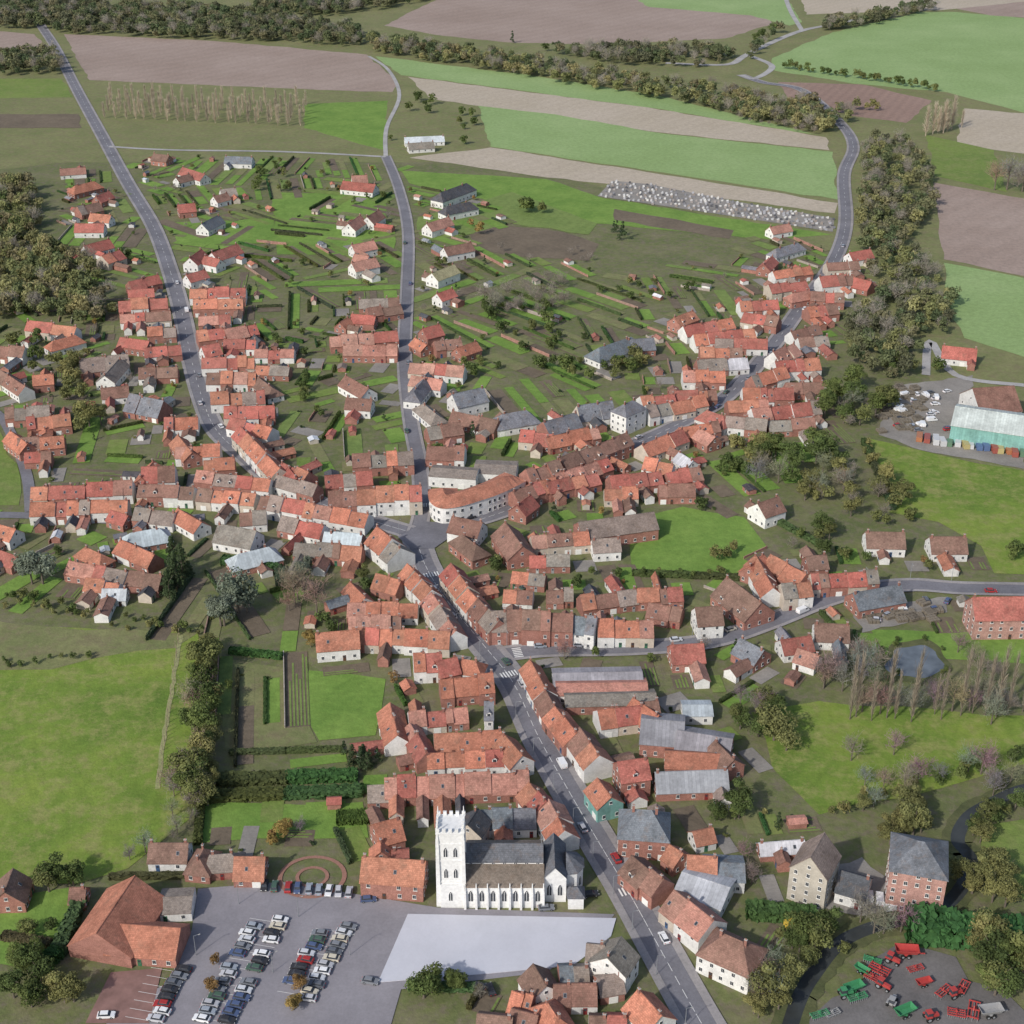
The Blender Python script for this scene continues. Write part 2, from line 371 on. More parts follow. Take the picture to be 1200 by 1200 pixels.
# ---------------------------------------------------------------- buildings
RC={'o':(.475,.20,.13),'r':(.40,.14,.11),'b':(.26,.15,.115),'g':(.20,.21,.23),'d':(.10,.10,.11),'w':(.54,.56,.58),'k':(.28,.235,.20),'y':(.45,.38,.22),'s':(.46,.235,.18),'t':(.48,.56,.52),'l':(.33,.33,.345)}
RN={'o':'orange clay tile','r':'red tile','b':'brown tile','g':'grey slate','d':'dark slate','w':'pale sheet metal','k':'weathered grey-brown','y':'yellowish','s':'faded salmon tile','t':'pale green sheet','l':'light grey corrugated'}
WC={'w':(.78,.765,.73),'c':(.60,.52,.43),'k':(.33,.16,.125),'t':(.25,.48,.43),'u':(.43,.25,.21),'e':(.56,.51,.43)}
WN={'w':'white rendered','c':'cream rendered','k':'red brick','t':'teal clad','u':'pinkish brick','e':'beige stone'}
mb=MB(); mb.box(-.5,.5,-.05,.05,-.5,.5,0); mb.box(-.42,-.03,-.08,-.05,-.44,.44,1); mb.box(.03,.42,-.08,-.05,-.44,.44,1); mb.box(-.6,.6,-.14,.0,-.58,-.505,0)
ME_win=mb.mesh('window',[M_white,M_glass])
mb=MB(); mb.box(-.5,.5,-.06,.05,-.0,1,0); mb.box(-.3,.3,-.08,-.06,.6,.9,1); mb.box(.36,.42,-.12,-.06,.45,.5,2)
ME_door=mb.mesh('door',[M_door,M_glass,M_steel])
mb=MB(); mb.box(-.5,.5,-.06,.05,0,1,0)
for k in range(4): mb.box(-.46,.46,-.09,-.06,.04+.24*k,.22+.24*k,0)
ME_gar=mb.mesh('garage_door',[M_white])
mb=MB(); mb.box(-.35,.35,-.25,.25,-1.2,1.0,0); mb.box(-.42,.42,-.32,.32,1.0,1.12,1); mb.cyl(-.15,0,1.12,1.45,.1,.08,6,2); mb.cyl(.15,0,1.12,1.45,.1,.08,6,2)
ME_chim=mb.mesh('chimney',[plain('chimney_brick',(.28,.14,.11),.9,.25),M_concrete,plain('clay_pot',(.4,.19,.12))])
mb=MB(); mb.box(-.4,.4,-.55,.55,0,.08,0); mb.box(-.32,.32,-.46,.46,.08,.10,1)
ME_velux=mb.mesh('skylight',[M_steel,M_glass])
mb=MB(); mb.box(-.7,.7,-.05,1.6,0,1.3,0); mb.box(-.5,.5,-.1,-.05,.25,1.15,1)
mb.poly([(-.85,-.25,1.25),(0,-.25,1.85),(0,2.2,1.85),(-.85,1.7,1.25)],2); mb.poly([(0,-.25,1.85),(.85,-.25,1.25),(.85,1.7,1.25),(0,2.2,1.85)],2); mb.poly([(-.7,-.05,1.3),(.7,-.05,1.3),(0,-.05,1.8)],0)
ME_dorm=mb.mesh('dormer',[M_white,M_glass,M_roof])
blist=[]; houses=[]
def walls_mesh(L,Wd,e,rise,hip,mat):
    mb=MB(); x=L/2;y=Wd/2;b=-.6
    mb.poly([(-x,-y,b),(x,-y,b),(x,-y,e),(-x,-y,e)]); mb.poly([(x,y,b),(-x,y,b),(-x,y,e),(x,y,e)])
    for sx in (1,-1):
        p=[(sx*x,-sx*y,b),(sx*x,sx*y,b),(sx*x,sx*y,e)]+([] if hip else [(sx*x,0,e+rise)])+[(sx*x,-sx*y,e)]
        mb.poly(p)
    return mb.mesh('wall',[mat])
def roof_mesh(L,Wd,e,rise,hip,mat,th=.16,goh=-.01,oh=.35):
    mb=MB(); sl=rise/(Wd/2); X=L/2+(oh if hip else goh); Y=Wd/2+oh; ze=e-oh*sl+.07; zr=e+rise+.07
    r=max(.4,L/2-Wd*.42) if hip else X
    V=[(-X,-Y,ze),(X,-Y,ze),(X,Y,ze),(-X,Y,ze),(-r,0,zr),(r,0,zr)]
    V+= [(a,b,c-th) for a,b,c in V]
    Fs=[(0,1,5,4),(2,3,4,5),(6+4,6+5,6+1,6+0),(6+5,6+4,6+3,6+2),(1,0,6,7),(3,2,8,9)]
    if hip: Fs+=[(1,2,5),(3,0,4),(11,8,7),(10,6,9),(2,1,7,8),(0,3,9,6)]
    else: Fs+=[(1,7,11,5),(2,5,11,8),(0,4,10,6),(3,9,10,4)]
    mb.v=V; mb.f=Fs; mb.m=[0]*len(Fs)
    if not hip: mb.box(-r,r,-.13,.13,zr-.05,zr+.07)
    return mb.mesh('roof',[mat])
def bld(cx,cy,ang,L,Wd,eave,rise,rc,wc,kind='house',hip=False,parent=None,grp=None,detached=True,label=None,chim=True,win=True,jit=.09,storey=2.8,wsize=1.0):
    dist=math.hypot(cx,cy)
    if wc=='p': wc=rnd.choice('wwkkkc')
    if wc=='q': wc=rnd.choice('wwwck')
    if parent is None:
        root=obj(kind,None,(cx,cy,0),ang); sx=sy=0; sa=0
        cat={'house':'house','shed':'shed','barn':'barn'}.get(kind,kind.replace('_',' '))
        st='two-storey' if eave>5 else 'low'
        lab=label or f"{st} {WN[wc]} {cat} with {RN[rc]} {'hipped' if hip else 'gabled'} roof"
        top(root,lab,cat,grp)
        blist.append((cx,cy,ang,L,Wd,kind,detached))
        if kind=='house': houses.append((dist/math.sqrt(L*Wd),root))
    else:
        root=parent; sx=cx-parent.location.x; sy=cy-parent.location.y; sa=ang; jit=0
    ca,sn=math.cos(sa),math.sin(sa)
    def put(name,me,x,y,z,rz=0,color=None,scale=None):
        return obj(name,me,(sx+x*ca-y*sn,sy+x*sn+y*ca,z),sa+rz,root,color,scale)
    f=rnd.uniform(1-jit*2,1+jit*1.2); g=rnd.uniform(1-jit,1+jit)
    rcol=[v*f*(g if i==0 else 1) for i,v in enumerate(RC[rc])]
    f=rnd.uniform(.86,1.04) if parent is None else 1; wcol=[v*f for v in WC[wc]]
    put('wall',walls_mesh(L,Wd,eave,rise,hip,M_brick if wc in 'ku' else (M_metal if wc=='t' else M_plaster)),0,0,0,color=wcol)
    put('roof',roof_mesh(L,Wd,eave,rise,hip,M_metal if rc in 'wtl' else M_roof,goh=.25 if detached and not hip else -.01),0,0,0,color=rcol)
    mark(occ,cx,cy,L+1,Wd+1,ang); mark(bocc,cx,cy,L+3,Wd+3,ang)
    def facing(nx,ny):
        wx=nx*math.cos(ang)-ny*math.sin(ang); wy=nx*math.sin(ang)+ny*math.cos(ang)
        return (wx*-cx+wy*-cy)/dist>-.15
    dcol=rnd.choice([(.1,.05,.03),(.5,.5,.48),(.05,.1,.2),(.2,.03,.03),(.05,.15,.08),(.3,.3,.3)])
    if win:
        pitch=rnd.uniform(2.6,3.6) if dist<700 else 3.8
        for sd in (-1,1):
            if not facing(0,sd): continue
            n=max(1,int((L-.6)/pitch)); rz=0 if sd<0 else math.pi
            di=rnd.randrange(n); 
            k=0
            while 1.0+k*storey+1.35*wsize<eave+.15:
                for i in range(n):
                    x=-L/2+L*(i+.5)/n+rnd.uniform(-.25,.25)*(kind=='house')
                    if k==0 and i==di and kind in('house','shed','outbuilding'):
                        if rnd.random()<.3 and L/n>2.8 and dist<900: put('garage_door',ME_gar,x,sd*(Wd/2+.03),0,rz,scale=(2.3,1,2.1))
                        else: put('door',ME_door,x,sd*(Wd/2+.03),0,rz,color=dcol,scale=(1.0,1,2.1))
                    elif kind!='shed' and rnd.random()<.9: put('window',ME_win,x,sd*(Wd/2+.03),1.65+k*storey,rz,scale=(.98*wsize,1,1.25*wsize))
                k+=1
        if detached and kind not in('shed','outbuilding'):
            for sd in (-1,1):
                if facing(sd,0):
                    rz=math.pi/2 if sd>0 else -math.pi/2
                    k=0
                    while 1.0+k*storey+1.35*wsize<eave+.15:
                        n=2 if Wd<9 else 3
                        for i in range(n): put('window',ME_win,sd*(L/2+.03),-Wd/2+Wd*(i+.5)/n,1.65+k*storey,rz,scale=(.95*wsize,1,1.25*wsize))
                        k+=1
                    if not hip and rise>2.2: put('window',ME_win,sd*(L/2+.03),0,eave+rise*.35,rz,scale=(.9,1,1.0))
        if kind=='house' and rise>2 and dist<760 and not hip:
            for sd in (-1,1):
                q=rnd.random()
                if facing(0,sd) and q<.4:
                    o=put('skylight',ME_velux,rnd.uniform(-L*.3,L*.3),sd*Wd*.27,eave+rise*(1-.54)+.09,0)
                    o.rotation_euler=(-sd*math.atan2(rise,Wd/2),0,sa)
                elif facing(0,sd) and q<.6 and rise>2.6 and eave>3.8:
                    for xx in ((-L*.25,L*.25) if L>9 else (0,)):
                        put('dormer',ME_dorm,xx,sd*(Wd/2-.9),eave+.45,0 if sd<0 else math.pi,color=rcol)
    if chim:
        for q in range(1 if L<9 or not win else 2):
            x=(L/2-.6)*(1 if q==0 else -1)*(.5 if hip else 1)
            put('chimney',ME_chim,x,rnd.uniform(-.4,.4),eave+rise+.1)
    return root
def ridge(x0,y0,x1,y1,Wd,eave,rc,wc,n=1,hip=False,kind='house',rf=.42,label=None,chim=True,grp=None,win=True,parent=None,wsize=1.0):
    rise=Wd*rf*rnd.uniform(.92,1.08) if parent is None else Wd*rf
    z=eave+rise
    a=G(x0,y0,z);b=G(x1,y1,z); L=math.hypot(b[0]-a[0],b[1]-a[1]); an=math.atan2(b[1]-a[1],b[0]-a[0])
    if n==1:
        return bld((a[0]+b[0])/2,(a[1]+b[1])/2,an,L+(Wd*.6 if hip else 0),Wd,eave,rise,rc,wc,kind,hip,parent,label=label,chim=chim,win=win,grp=grp,detached=parent is None,wsize=wsize)
    ws=[rnd.uniform(.45,1.55) for _ in range(n)]; t=0; tot=sum(ws); q=Wd
    alt='oorrsbbk' if rc in 'ors' else rc+'bk'
    for k,w in enumerate(ws):
        l=L*w/tot; c=t+l/2; t+=l
        e=eave*rnd.uniform(.84,1.12)
        if rnd.random()<.5: q=Wd*rnd.uniform(.84,1.1)
        o=rnd.uniform(-.4,.4)
        x=a[0]+math.cos(an)*c-math.sin(an)*o; y=a[1]+math.sin(an)*c+math.cos(an)*o
        r_=rc if rnd.random()<.55 else rnd.choice(alt)
        bld(x,y,an,l-.02,q,e,rise*rnd.uniform(.88,1.1),r_,wc,'house',False,grp='terraced houses along the street',detached=False)
R='''
15 1018 5 1045 9 3.5 b k 1
82 1040 100 1040 6 2.6 b k 1
175 988 220 988 8 3 b w 1
232 1008 240 992 7 3 b k 1
245 1002 275 1000 7 3 k k 1
275 1004 310 1004 9 2.8 o k 1
438 966 468 958 9 4.5 o k 1
425 1004 498 1009 9.5 5.6 o k 1
446 998 446 985 6 3 o k 1
548 966 560 948 8 5 d c 1
562 948 628 946 8 3.6 g w 3
642 935 662 972 9 4.6 o w 2
620 915 640 940 8 4.5 o k 2
590 860 612 885 8 5 o w 1
568 822 578 822 9 6 g w 1
625 1130 640 1155 8 3.5 b w 1
648 1152 700 1152 7 3.5 b w 2
728 1098 712 1122 10 6.2 k w 1
688 1106 708 1108 8 4.6 k w 1
700 1145 728 1140 7 3 k k 1
655 1132 690 1130 7 3 g w 2
600 1160 625 1168 7 3 o k 2
748 1160 775 1190 9 5 o w 1
640 1172 655 1195 8 3.5 o k 1
600 1182 630 1190 7 3 b k 1
560 1188 600 1192 7 3 b w 1
690 1188 735 1190 7 3 r w 2
790 1040 838 1078 10 5 s w 2
740 1000 778 1032 9 4.5 b w 2
806 1002 840 1004 8 4.5 o w 1
785 990 800 1000 7 3.5 o k 1
724 893 758 888 9 6.5 r k 1
700 912 716 934 8 5 o t 1
678 850 702 884 9 5.5 o w 2
620 770 650 825 8 4.6 o w 3
650 825 676 858 8 4.8 o k 2
700 832 772 822 9 4 o k 3
742 818 772 838 8 4 o k 1
838 868 860 890 8 4.5 b k 1
768 905 852 902 9 3.2 l k 1
890 988 942 984 5 2.5 w k 1
812 975 835 970 6 2.8 o w 1
575 713 612 712 11 6.5 b k 2
612 716 672 718 10 6.8 b k 3
672 720 700 724 9 6 g w 2
700 727 766 727 9 4.6 o w 4
528 662 548 688 9 5 o w 2
548 688 585 728 9 5 o k 3
592 612 612 640 11 4.5 b k 1
530 605 565 612 10 4.5 b w 1
540 625 560 640 8 4 b k 1
622 628 690 622 8 4 s c 3
694 632 726 630 8 4 k w 1
620 650 668 650 7 3 r k 2
600 668 640 672 7 3 o k 2
590 690 625 692 7 3.2 o w 2
640 690 672 690 7 3 b k 2
680 700 745 690 8 3.4 o k 3
745 690 800 688 8 3.6 o k 3
760 705 800 712 8 3.6 b k 2
815 712 845 710 10 5.5 b w 1
786 756 824 754 10 3.6 r k 1
868 748 895 762 9 3.5 g k 1
852 676 892 706 13 4 b k 1
884 652 906 690 8 4 o w 2
902 650 945 672 9 4 o k 2
915 686 950 682 8 5 o w 2
950 673 1028 668 8 4.6 r w 5
1000 695 1055 685 10 3.8 g k 1
1015 623 1060 624 10 3.8 b w 1
1090 629 1132 629 10 3.5 b w 1
955 730 995 732 10 3.5 b w 1
915 750 950 745 8 3.2 r w 1
935 760 960 768 7 3 s w 1
878 664 895 650 8 4 o k 1
945 652 968 650 8 4 b k 1
888 590 912 582 10 5 b w 1
1105 405 1145 409 10 3.5 r w 1
440 570 494 568 10 6.5 o w 3
384 574 440 572 10 6 o w 3
380 556 436 552 9 4 r k 3
412 532 484 528 9 5 r k 4
500 522 545 524 9 4 b k 2
306 578 370 590 9 4.5 o w 4
370 590 432 600 9 4.5 o w 3
330 604 380 614 8 3.6 r k 3
442 618 470 640 11 5 s w 2
345 634 425 640 8 3.5 o k 4
380 622 425 626 7 3 w w 2
478 662 505 690 9 5 o w 3
505 692 535 738 8 5 s w 4
410 682 428 700 7 3.4 o w 1
407 705 490 706 8 3.6 o w 4
408 722 470 720 8 3.6 s k 4
412 735 528 740 8 4 o w 6
370 742 420 738 10 4.5 o w 1
440 672 470 680 8 3.6 o k 2
484 768 518 766 9 4.6 o w 2
515 795 578 790 9 4.6 o k 3
512 775 535 770 8 4.2 r k 1
540 772 560 775 7 3.6 o w 1
458 822 466 862 8 3.8 o w 2
478 835 548 828 7 3.5 s k 4
480 846 500 884 7 3.5 o k 2
508 860 588 856 9 3.8 o w 3
500 882 600 878 7 3.6 o w 5
450 910 620 902 9 3.6 s k 8
430 920 475 918 7 3 s k 2
256 614 300 622 11 3.6 k w 1
280 600 312 598 8 3.6 b w 2
276 650 318 640 9 3 w k 1
35 589 150 586 8 4.5 o k 6
36 570 100 568 8 4.6 r w 3
100 564 155 562 9 5 r w 3
162 568 228 570 8 4.4 b w 4
165 548 205 546 10 5 r w 2
232 572 300 578 8 4.5 o w 4
230 552 318 560 8 4.4 o k 4
238 538 275 536 8 4.2 o k 2
205 522 258 520 8 4.6 o w 3
192 490 232 488 8 4.2 r w 2
208 510 225 530 8 4 o k 1
158 595 205 600 8 3.5 k k 2
208 596 236 612 8 3.5 o w 1
180 540 165 560 8 3.5 o k 1
130 598 150 604 7 3 r k 1
80 655 150 668 8 4 r w 3
98 640 120 650 7 3 o k 1
140 632 182 650 9 3.2 o k 2
150 625 190 618 9 3 w k 1
145 668 190 672 9 3.5 b k 2
100 678 140 682 7 3 o k 2
120 690 148 690 6 2.6 w w 1
0 615 18 620 8 4 o w 1
0 645 20 652 7 3 r k 1
5 478 58 474 9 4.4 b k 3
30 490 82 484 9 4.4 o k 3
20 515 75 510 8 4 o k 2
28 530 60 528 7 3.4 r k 2
12 505 32 520 8 4 o k 1
0 432 30 452 9 4 b w 2
38 440 62 438 8 4 o k 1
0 405 30 408 8 4 b w 2
32 376 90 382 9 4 r w 2
92 420 150 414 12 3.4 k w 2
122 440 140 420 9 4 k w 1
152 462 192 470 12 3.4 g w 2
140 395 175 400 8 3.8 r k 2
60 400 90 392 8 3.4 o w 1
118 455 150 452 8 3.4 b w 1
162 430 208 428 8 4 b k 2
168 408 212 404 8 4 r k 3
138 352 196 348 9 4.4 r k 3
140 368 200 364 8 4 r w 3
172 384 206 382 8 4 o k 2
150 330 186 322 9 4 r k 2
150 340 180 338 8 4 r k 1
118 300 140 292 9 4 r w 2
98 288 128 280 9 3.6 r w 1
88 262 122 262 9 3.6 r w 1
90 242 116 236 9 3.6 r k 2
86 218 112 212 9 3.6 o k 1
112 230 128 224 8 3.6 r k 1
106 250 130 252 8 3.6 o w 1
66 300 95 298 7 3 r w 1
70 198 100 196 8 3 b w 1
222 302 236 292 9 4.5 r w 1
248 296 278 286 10 4.5 r w 1
218 322 240 316 8 4.4 r w 1
240 300 258 304 8 4 r w 1
222 338 288 336 9 4.4 r w 4
226 352 285 350 9 4.4 o k 4
232 370 270 368 8 3.6 s k 2
230 388 262 384 9 4.4 r w 2
262 385 300 378 9 4.2 r k 2
262 398 300 398 8 3.8 r k 2
236 406 256 402 9 4 r w 1
236 420 298 418 9 4.4 o w 4
242 436 300 436 9 4.4 o k 4
246 460 310 456 9 4.4 o w 4
262 476 322 474 9 4.2 r w 4
270 490 320 502 8 4 r w 3
282 500 328 548 9 5.2 o w 4
298 410 345 410 7 3 s k 3
300 428 340 430 7 3 o k 2
330 540 362 555 9 4.5 o k 2
324 556 372 570 8 4 k w 2
300 440 320 455 8 3 b w 1
338 548 348 560 8 4 r k 1
180 180 198 182 9 3.6 b k 1
214 196 240 204 9 3.6 r w 1
208 240 228 238 9 3.8 r k 1
264 183 296 184 9 3.5 g w 1
206 208 222 204 8 3.4 b w 1
258 222 276 220 9 3.6 k w 1
250 230 266 226 8 3.4 b w 1
236 262 256 252 9 3.6 g w 1
402 212 440 216 10 3.6 r w 1
412 206 430 205 9 4 s w 1
474 161 520 159 8 3 w w 1
478 168 508 166 8 3 k w 1
408 262 422 252 9 4.2 s w 1
430 254 444 246 9 4.2 b w 1
412 287 438 282 9 4.2 s w 1
412 308 440 302 9 4.4 s w 1
415 298 432 300 8 4 s w 1
500 262 526 254 9 4.2 s w 1
520 290 552 284 9 4.2 b w 1
515 226 548 214 10 4.6 d w 1
522 242 552 236 9 4.2 d w 1
506 320 532 310 9 4.6 y w 1
512 344 530 338 8 4 r w 1
386 394 466 388 9 4 s k 4
402 404 466 404 9 4 s k 3
430 362 470 356 8 4 b k 2
420 350 468 348 8 3.6 b w 2
412 368 440 370 8 3.6 r k 1
398 378 408 372 7 3 o k 1
405 440 432 455 9 3.8 b w 1
406 466 436 468 9 4 b w 1
480 424 545 430 8 3.6 s w 4
482 440 520 446 8 3.6 s w 2
495 385 515 380 9 4.4 r k 1
508 400 540 396 8 4 b w 2
535 408 558 400 8 3.8 o k 1
486 396 500 404 7 3.4 o k 1
484 460 500 440 8 4 g w 1
530 462 566 454 11 5 g w 1
586 486 620 480 11 3.6 g w 1
500 500 540 494 9 4 b k 2
495 472 512 486 8 3.4 k w 1
530 480 585 492 9 3.4 b k 2
616 552 655 540 9 6.2 b k 3
655 538 735 506 9 6.2 b k 5
600 574 650 558 9 4.6 r k 3
650 556 712 536 8 4.6 s k 4
640 566 700 552 8 4 o k 3
606 592 622 580 8 4 r k 1
636 494 676 484 11 3.6 g k 2
676 476 718 470 11 3.6 g w 2
610 504 650 508 9 3.6 r w 2
640 512 700 500 8 3.6 o k 3
750 465 790 460 9 4.2 r w 3
756 476 826 462 9 4.2 o w 4
790 458 840 456 8 4 o k 3
800 434 850 434 9 4.4 o w 3
816 422 876 418 9 3.6 w w 2
820 408 870 408 8 4 o k 3
700 408 742 394 11 3.6 g w 1
735 398 766 396 10 3.6 g k 1
790 372 812 364 9 4.6 o k 1
800 382 858 372 9 4.4 r w 3
812 392 884 386 9 4.4 o w 4
838 396 900 398 8 4 r k 3
866 352 912 350 9 4.4 r w 3
872 364 914 372 9 4.4 r w 3
900 334 945 328 9 4.6 r w 3
905 318 950 312 8 4 o w 3
895 310 905 300 8 4 r k 1
928 344 950 340 8 4 s k 1
960 326 1000 322 9 4.4 r w 3
950 342 990 344 9 4.4 r k 3
946 360 980 356 9 4.2 r k 3
968 308 1006 306 8 4 b w 2
995 296 1020 292 9 4 r w 1
984 320 1022 330 8 3.8 r k 2
902 266 925 262 8 3.4 s w 1
908 292 936 284 8 3.4 g w 1
906 412 930 400 10 5.2 s w 2
908 424 960 420 9 4.6 r w 3
935 395 970 392 8 3.6 k w 2
926 388 960 380 8 3.6 b w 2
880 440 920 430 9 4 o k 3
870 455 930 455 9 4.2 r k 4
852 470 900 468 9 4.4 o k 3
880 478 960 470 9 4 r k 4
920 448 965 448 8 3.6 b k 2
900 492 955 490 8 3.6 b k 2
842 486 900 492 8 4 k w 3
826 480 850 488 8 4 r w 1
752 520 800 502 9 4.2 r w 3
795 500 842 494 8 4 r k 3
756 536 790 542 8 3.6 o k 2
780 552 820 545 9 3.8 r k 3
714 560 775 552 9 3.8 r k 3
796 530 812 540 7 3.4 w w 1
772 568 815 568 8 3.5 b k 2
708 572 748 572 7 3.5 o w 2
820 502 838 512 8 3.6 s k 1
'''
for ln in R.strip().split('\n'):
    t=ln.split(); a=[float(v) for v in t[:6]]; n=int(t[8]); rc,wc=t[6],t[7]
    if n>1 and wc=='k': wcs=rnd.choice('pk')
    elif n>1 and wc=='w': wcs='q'
    else: wcs=wc
    ridge(*a,rc,wcs,n,hip=(n==1 and rnd.random()<.12))
def comp(px,py,name,label,cat):
    x,y=G(px,py); e=obj(name,None,(x,y,0)); top(e,label,cat); return e
e=comp(140,1100,'community_hall','large brick community hall with long orange-brown tiled wings','hall')
ridge(158,1026,112,1094,17,3.6,'o','k',parent=e,rf=.36,chim=False)
ridge(128,1082,212,1088,12,3.2,'o','k',parent=e,rf=.36,chim=False)
ridge(186,1052,226,1050,9,3.0,'k','w',parent=e,rf=.15,chim=False)
# curved corner building: swept plan with one continuous wall and roof
e=comp(560,600,'corner_building','curved white rendered corner building with orange hipped roof','building')
sp=smooth(W([(503,592),(505,606),(516,614),(535,613),(560,606),(588,596),(616,582)]),5)
ex,ey=e.location.x,e.location.y
back=offs(sp,11); mid=offs(sp,5.5); inn=offs(sp,-.4); outb=offs(sp,11.4)
if mid[8][1]<sp[8][1]: back=offs(sp,-11); mid=offs(sp,-5.5); inn=offs(sp,.4); outb=offs(sp,-11.4)
def L3(p,z): return (p[0]-ex,p[1]-ey,z)
mb=MB(); EH=7.2; RH=10.0; n=len(sp)
for pl_ in (sp,back):
    for i in range(n-1): mb.poly([L3(pl_[i],-.5),L3(pl_[i+1],-.5),L3(pl_[i+1],EH),L3(pl_[i],EH)])
for i in (0,n-1): mb.poly([L3(sp[i],-.5),L3(back[i],-.5),L3(back[i],EH),L3(sp[i],EH)])
obj('wall',mb.mesh('wall',[M_plaster]),parent=e,color=WC['w'])
mb=MB()
for i in range(n-1):
    za=RH if 2<i<n-3 else EH+.2+(RH-EH)*min(1,min(i,n-1-i)/3); zb=RH if 2<i+1<n-3 else EH+.2+(RH-EH)*min(1,min(i+1,n-2-i)/3)
    mb.poly([L3(inn[i],EH-.1),L3(inn[i+1],EH-.1),L3(mid[i+1],zb),L3(mid[i],za)]); mb.poly([L3(outb[i],EH-.1),L3(outb[i+1],EH-.1),L3(mid[i+1],zb),L3(mid[i],za)])
obj('roof',mb.mesh('roof',[M_roof]),parent=e,color=RC['o'])
acc=0
for i in range(n-1):
    a,b_=sp[i],sp[i+1]; l=math.hypot(b_[0]-a[0],b_[1]-a[1]); acc+=l
    mark(occ,(a[0]+back[i][0])/2,(a[1]+back[i][1])/2,6,12,math.atan2(b_[1]-a[1],b_[0]-a[0])); mark(bocc,(a[0]+back[i][0])/2,(a[1]+back[i][1])/2,6,12,math.atan2(b_[1]-a[1],b_[0]-a[0]))
    if acc>2.4:
        acc=0; an=math.atan2(b_[1]-a[1],b_[0]-a[0]); mx,my=(a[0]+b_[0])/2,(a[1]+b_[1])/2
        sgn=-1 if back[8][1]-sp[8][1]>0 else 1
        nx,ny=(a[0]-back[i][0])/11*.04,(a[1]-back[i][1])/11*.04
        for z in (1.7,5.0): obj('window',ME_win,(mx-ex+nx,my-ey+ny,z),math.atan2(ny,nx)+math.pi/2,e,scale=(1.2,1,1.5))
ridge(505,548,560,552,10,5,'k','w',parent=e,rf=.12,chim=False)
ridge(556,544,606,546,12,4.5,'k','w',parent=e,rf=.08,chim=False)
def big(q,Wd,ev,rc,wc,rf,name,label,**k):
    return ridge(*q,Wd,ev,rc,wc,1,kind=name,rf=rf,label=label,chim=False,**k)
big((752,842,802,846),16,4.8,'l','k',.22,'barn','farm barn with light grey corrugated roof and brick walls')
big((795,856,858,866),13,4.6,'l','k',.22,'barn','farm barn with light grey corrugated roof and brick gable')
big((780,880,846,884),9,4,'o','k',.3,'barn','long barn with orange-brown tiled roof')
big((800,826,834,826),8,3.4,'w','w',.15,'warehouse','small pale sheet roofed store')
big((648,789,752,787),10,3.6,'l','w',.16,'workshop','low workshop with light grey sheet roof')
big((652,801,758,800),9,3.6,'s','w',.16,'workshop','low workshop with faded pinkish sheet roof')
big((662,815,768,812),8,3.4,'k','k',.16,'workshop','low workshop with weathered roof and skylights')
big((800,1022,855,1040),13,4,'w','w',.16,'warehouse','pale metal roofed shed beside houses')
big((826,1010,872,1012),10,4,'g','w',.18,'warehouse','grey metal roofed shed beside houses')
big((678,612,766,600),12,5,'k','k',.35,'barn','long barn with weathered grey-brown roof')
big((1120,476,1230,492),24,8.5,'t','t',.16,'hangar','long teal clad industrial hangar with pale roof',win=False)
big((1140,455,1188,452),22,7,'b','w',.35,'warehouse','white walled hall with brown roof')
ridge(966,976,950,1004,10,11,'k','e',kind='mill',rf=.55,label='tall beige stone mill building with steep grey-brown roof',chim=False)
ridge(1068,984,1092,988,15,13.5,'g','u',kind='mill',rf=.3,hip=True,label='tall four-storey brick mill with hipped slate roof',chim=False)
ridge(985,1020,1020,1030,9,4,'d','w',kind='house')
ridge(742,948,770,950,12,7,'g','k',hip=True,label='two-storey brick house with hipped grey slate roof beside the main street')
ridge(844,1092,876,1106,11,6,'b','w',hip=True)
ridge(1140,700,1215,699,12,8,'r','u',label='three-storey pinkish brick building with red roof')
ridge(730,474,744,468,9,9,'g','w',hip=True,label='tall narrow white house with grey roof')
# church
ch=obj('church',None,(*G(515,1064),0)); top(ch,'white stone gothic church with square tower and slate roofs','church')
mark(occ,ch.location.x+19,ch.location.y+9,42,24,0); mark(bocc,ch.location.x+19,ch.location.y+9,42,24,0)
def cp(name,mb,mats,color=None,loc=(0,0,0)): return obj(name,mb.mesh(name,mats),loc,0,ch,color)
mb=MB()
mb.box(6.6,27,0,17.6,-.5,7.4); mb.box(7,27,5.6,12,7.4,11.0)
mb.box(0.4,6.5,-.0,1,-.5,7.4)
for sx in (7,26.8): mb.poly([(sx,5.6,11.0),(sx,12,11.0),(sx,8.8,14.0)])
cp('wall',mb,[M_stone])
mb=MB()
for y0,y1 in ((-.35,5.59),(17.95,12.01)):
    V=[(6.61,y0,7.35),(27.3,y0,7.35),(27.3,y1,10.0),(6.61,y1,10.0)]
    mb.poly(V); mb.poly([(a,b,c-.2) for a,b,c in V]); mb.poly([V[0],V[1],(27.3,y0,7.15),(6.61,y0,7.15)]); mb.poly([V[1],V[2],(27.3,y1,9.8),(27.3,y0,7.15)])
cp('aisle_roof',mb,[M_roof],(.22,.18,.145))
obj('roof',roof_mesh(20.4,6.4,11.0,3.0,False,M_roof),(16.9,8.8,0),0,ch,(.15,.155,.17))
mb=MB(); mb.box(-.2,6.5,1.0,7.8,-.5,24); 
for k,zb in enumerate((8,15,20.5)): mb.box(-.4,6.7,.8,8.0,zb,zb+.4)
mb.box(-.5,6.8,.7,8.1,24,24.5)
for i in range(5):
    for (a,b) in ((i*1.6-.4,.75),(i*1.6-.4,7.5)): mb.box(a,a+.9,b,b+.5,24.5,25.7)
    for (a,b) in ((-.45,i*1.55+.9),(6.25,i*1.55+.9)): 
        if 0<i<4: mb.box(a,a+.5,b,b+.9,24.5,25.7)
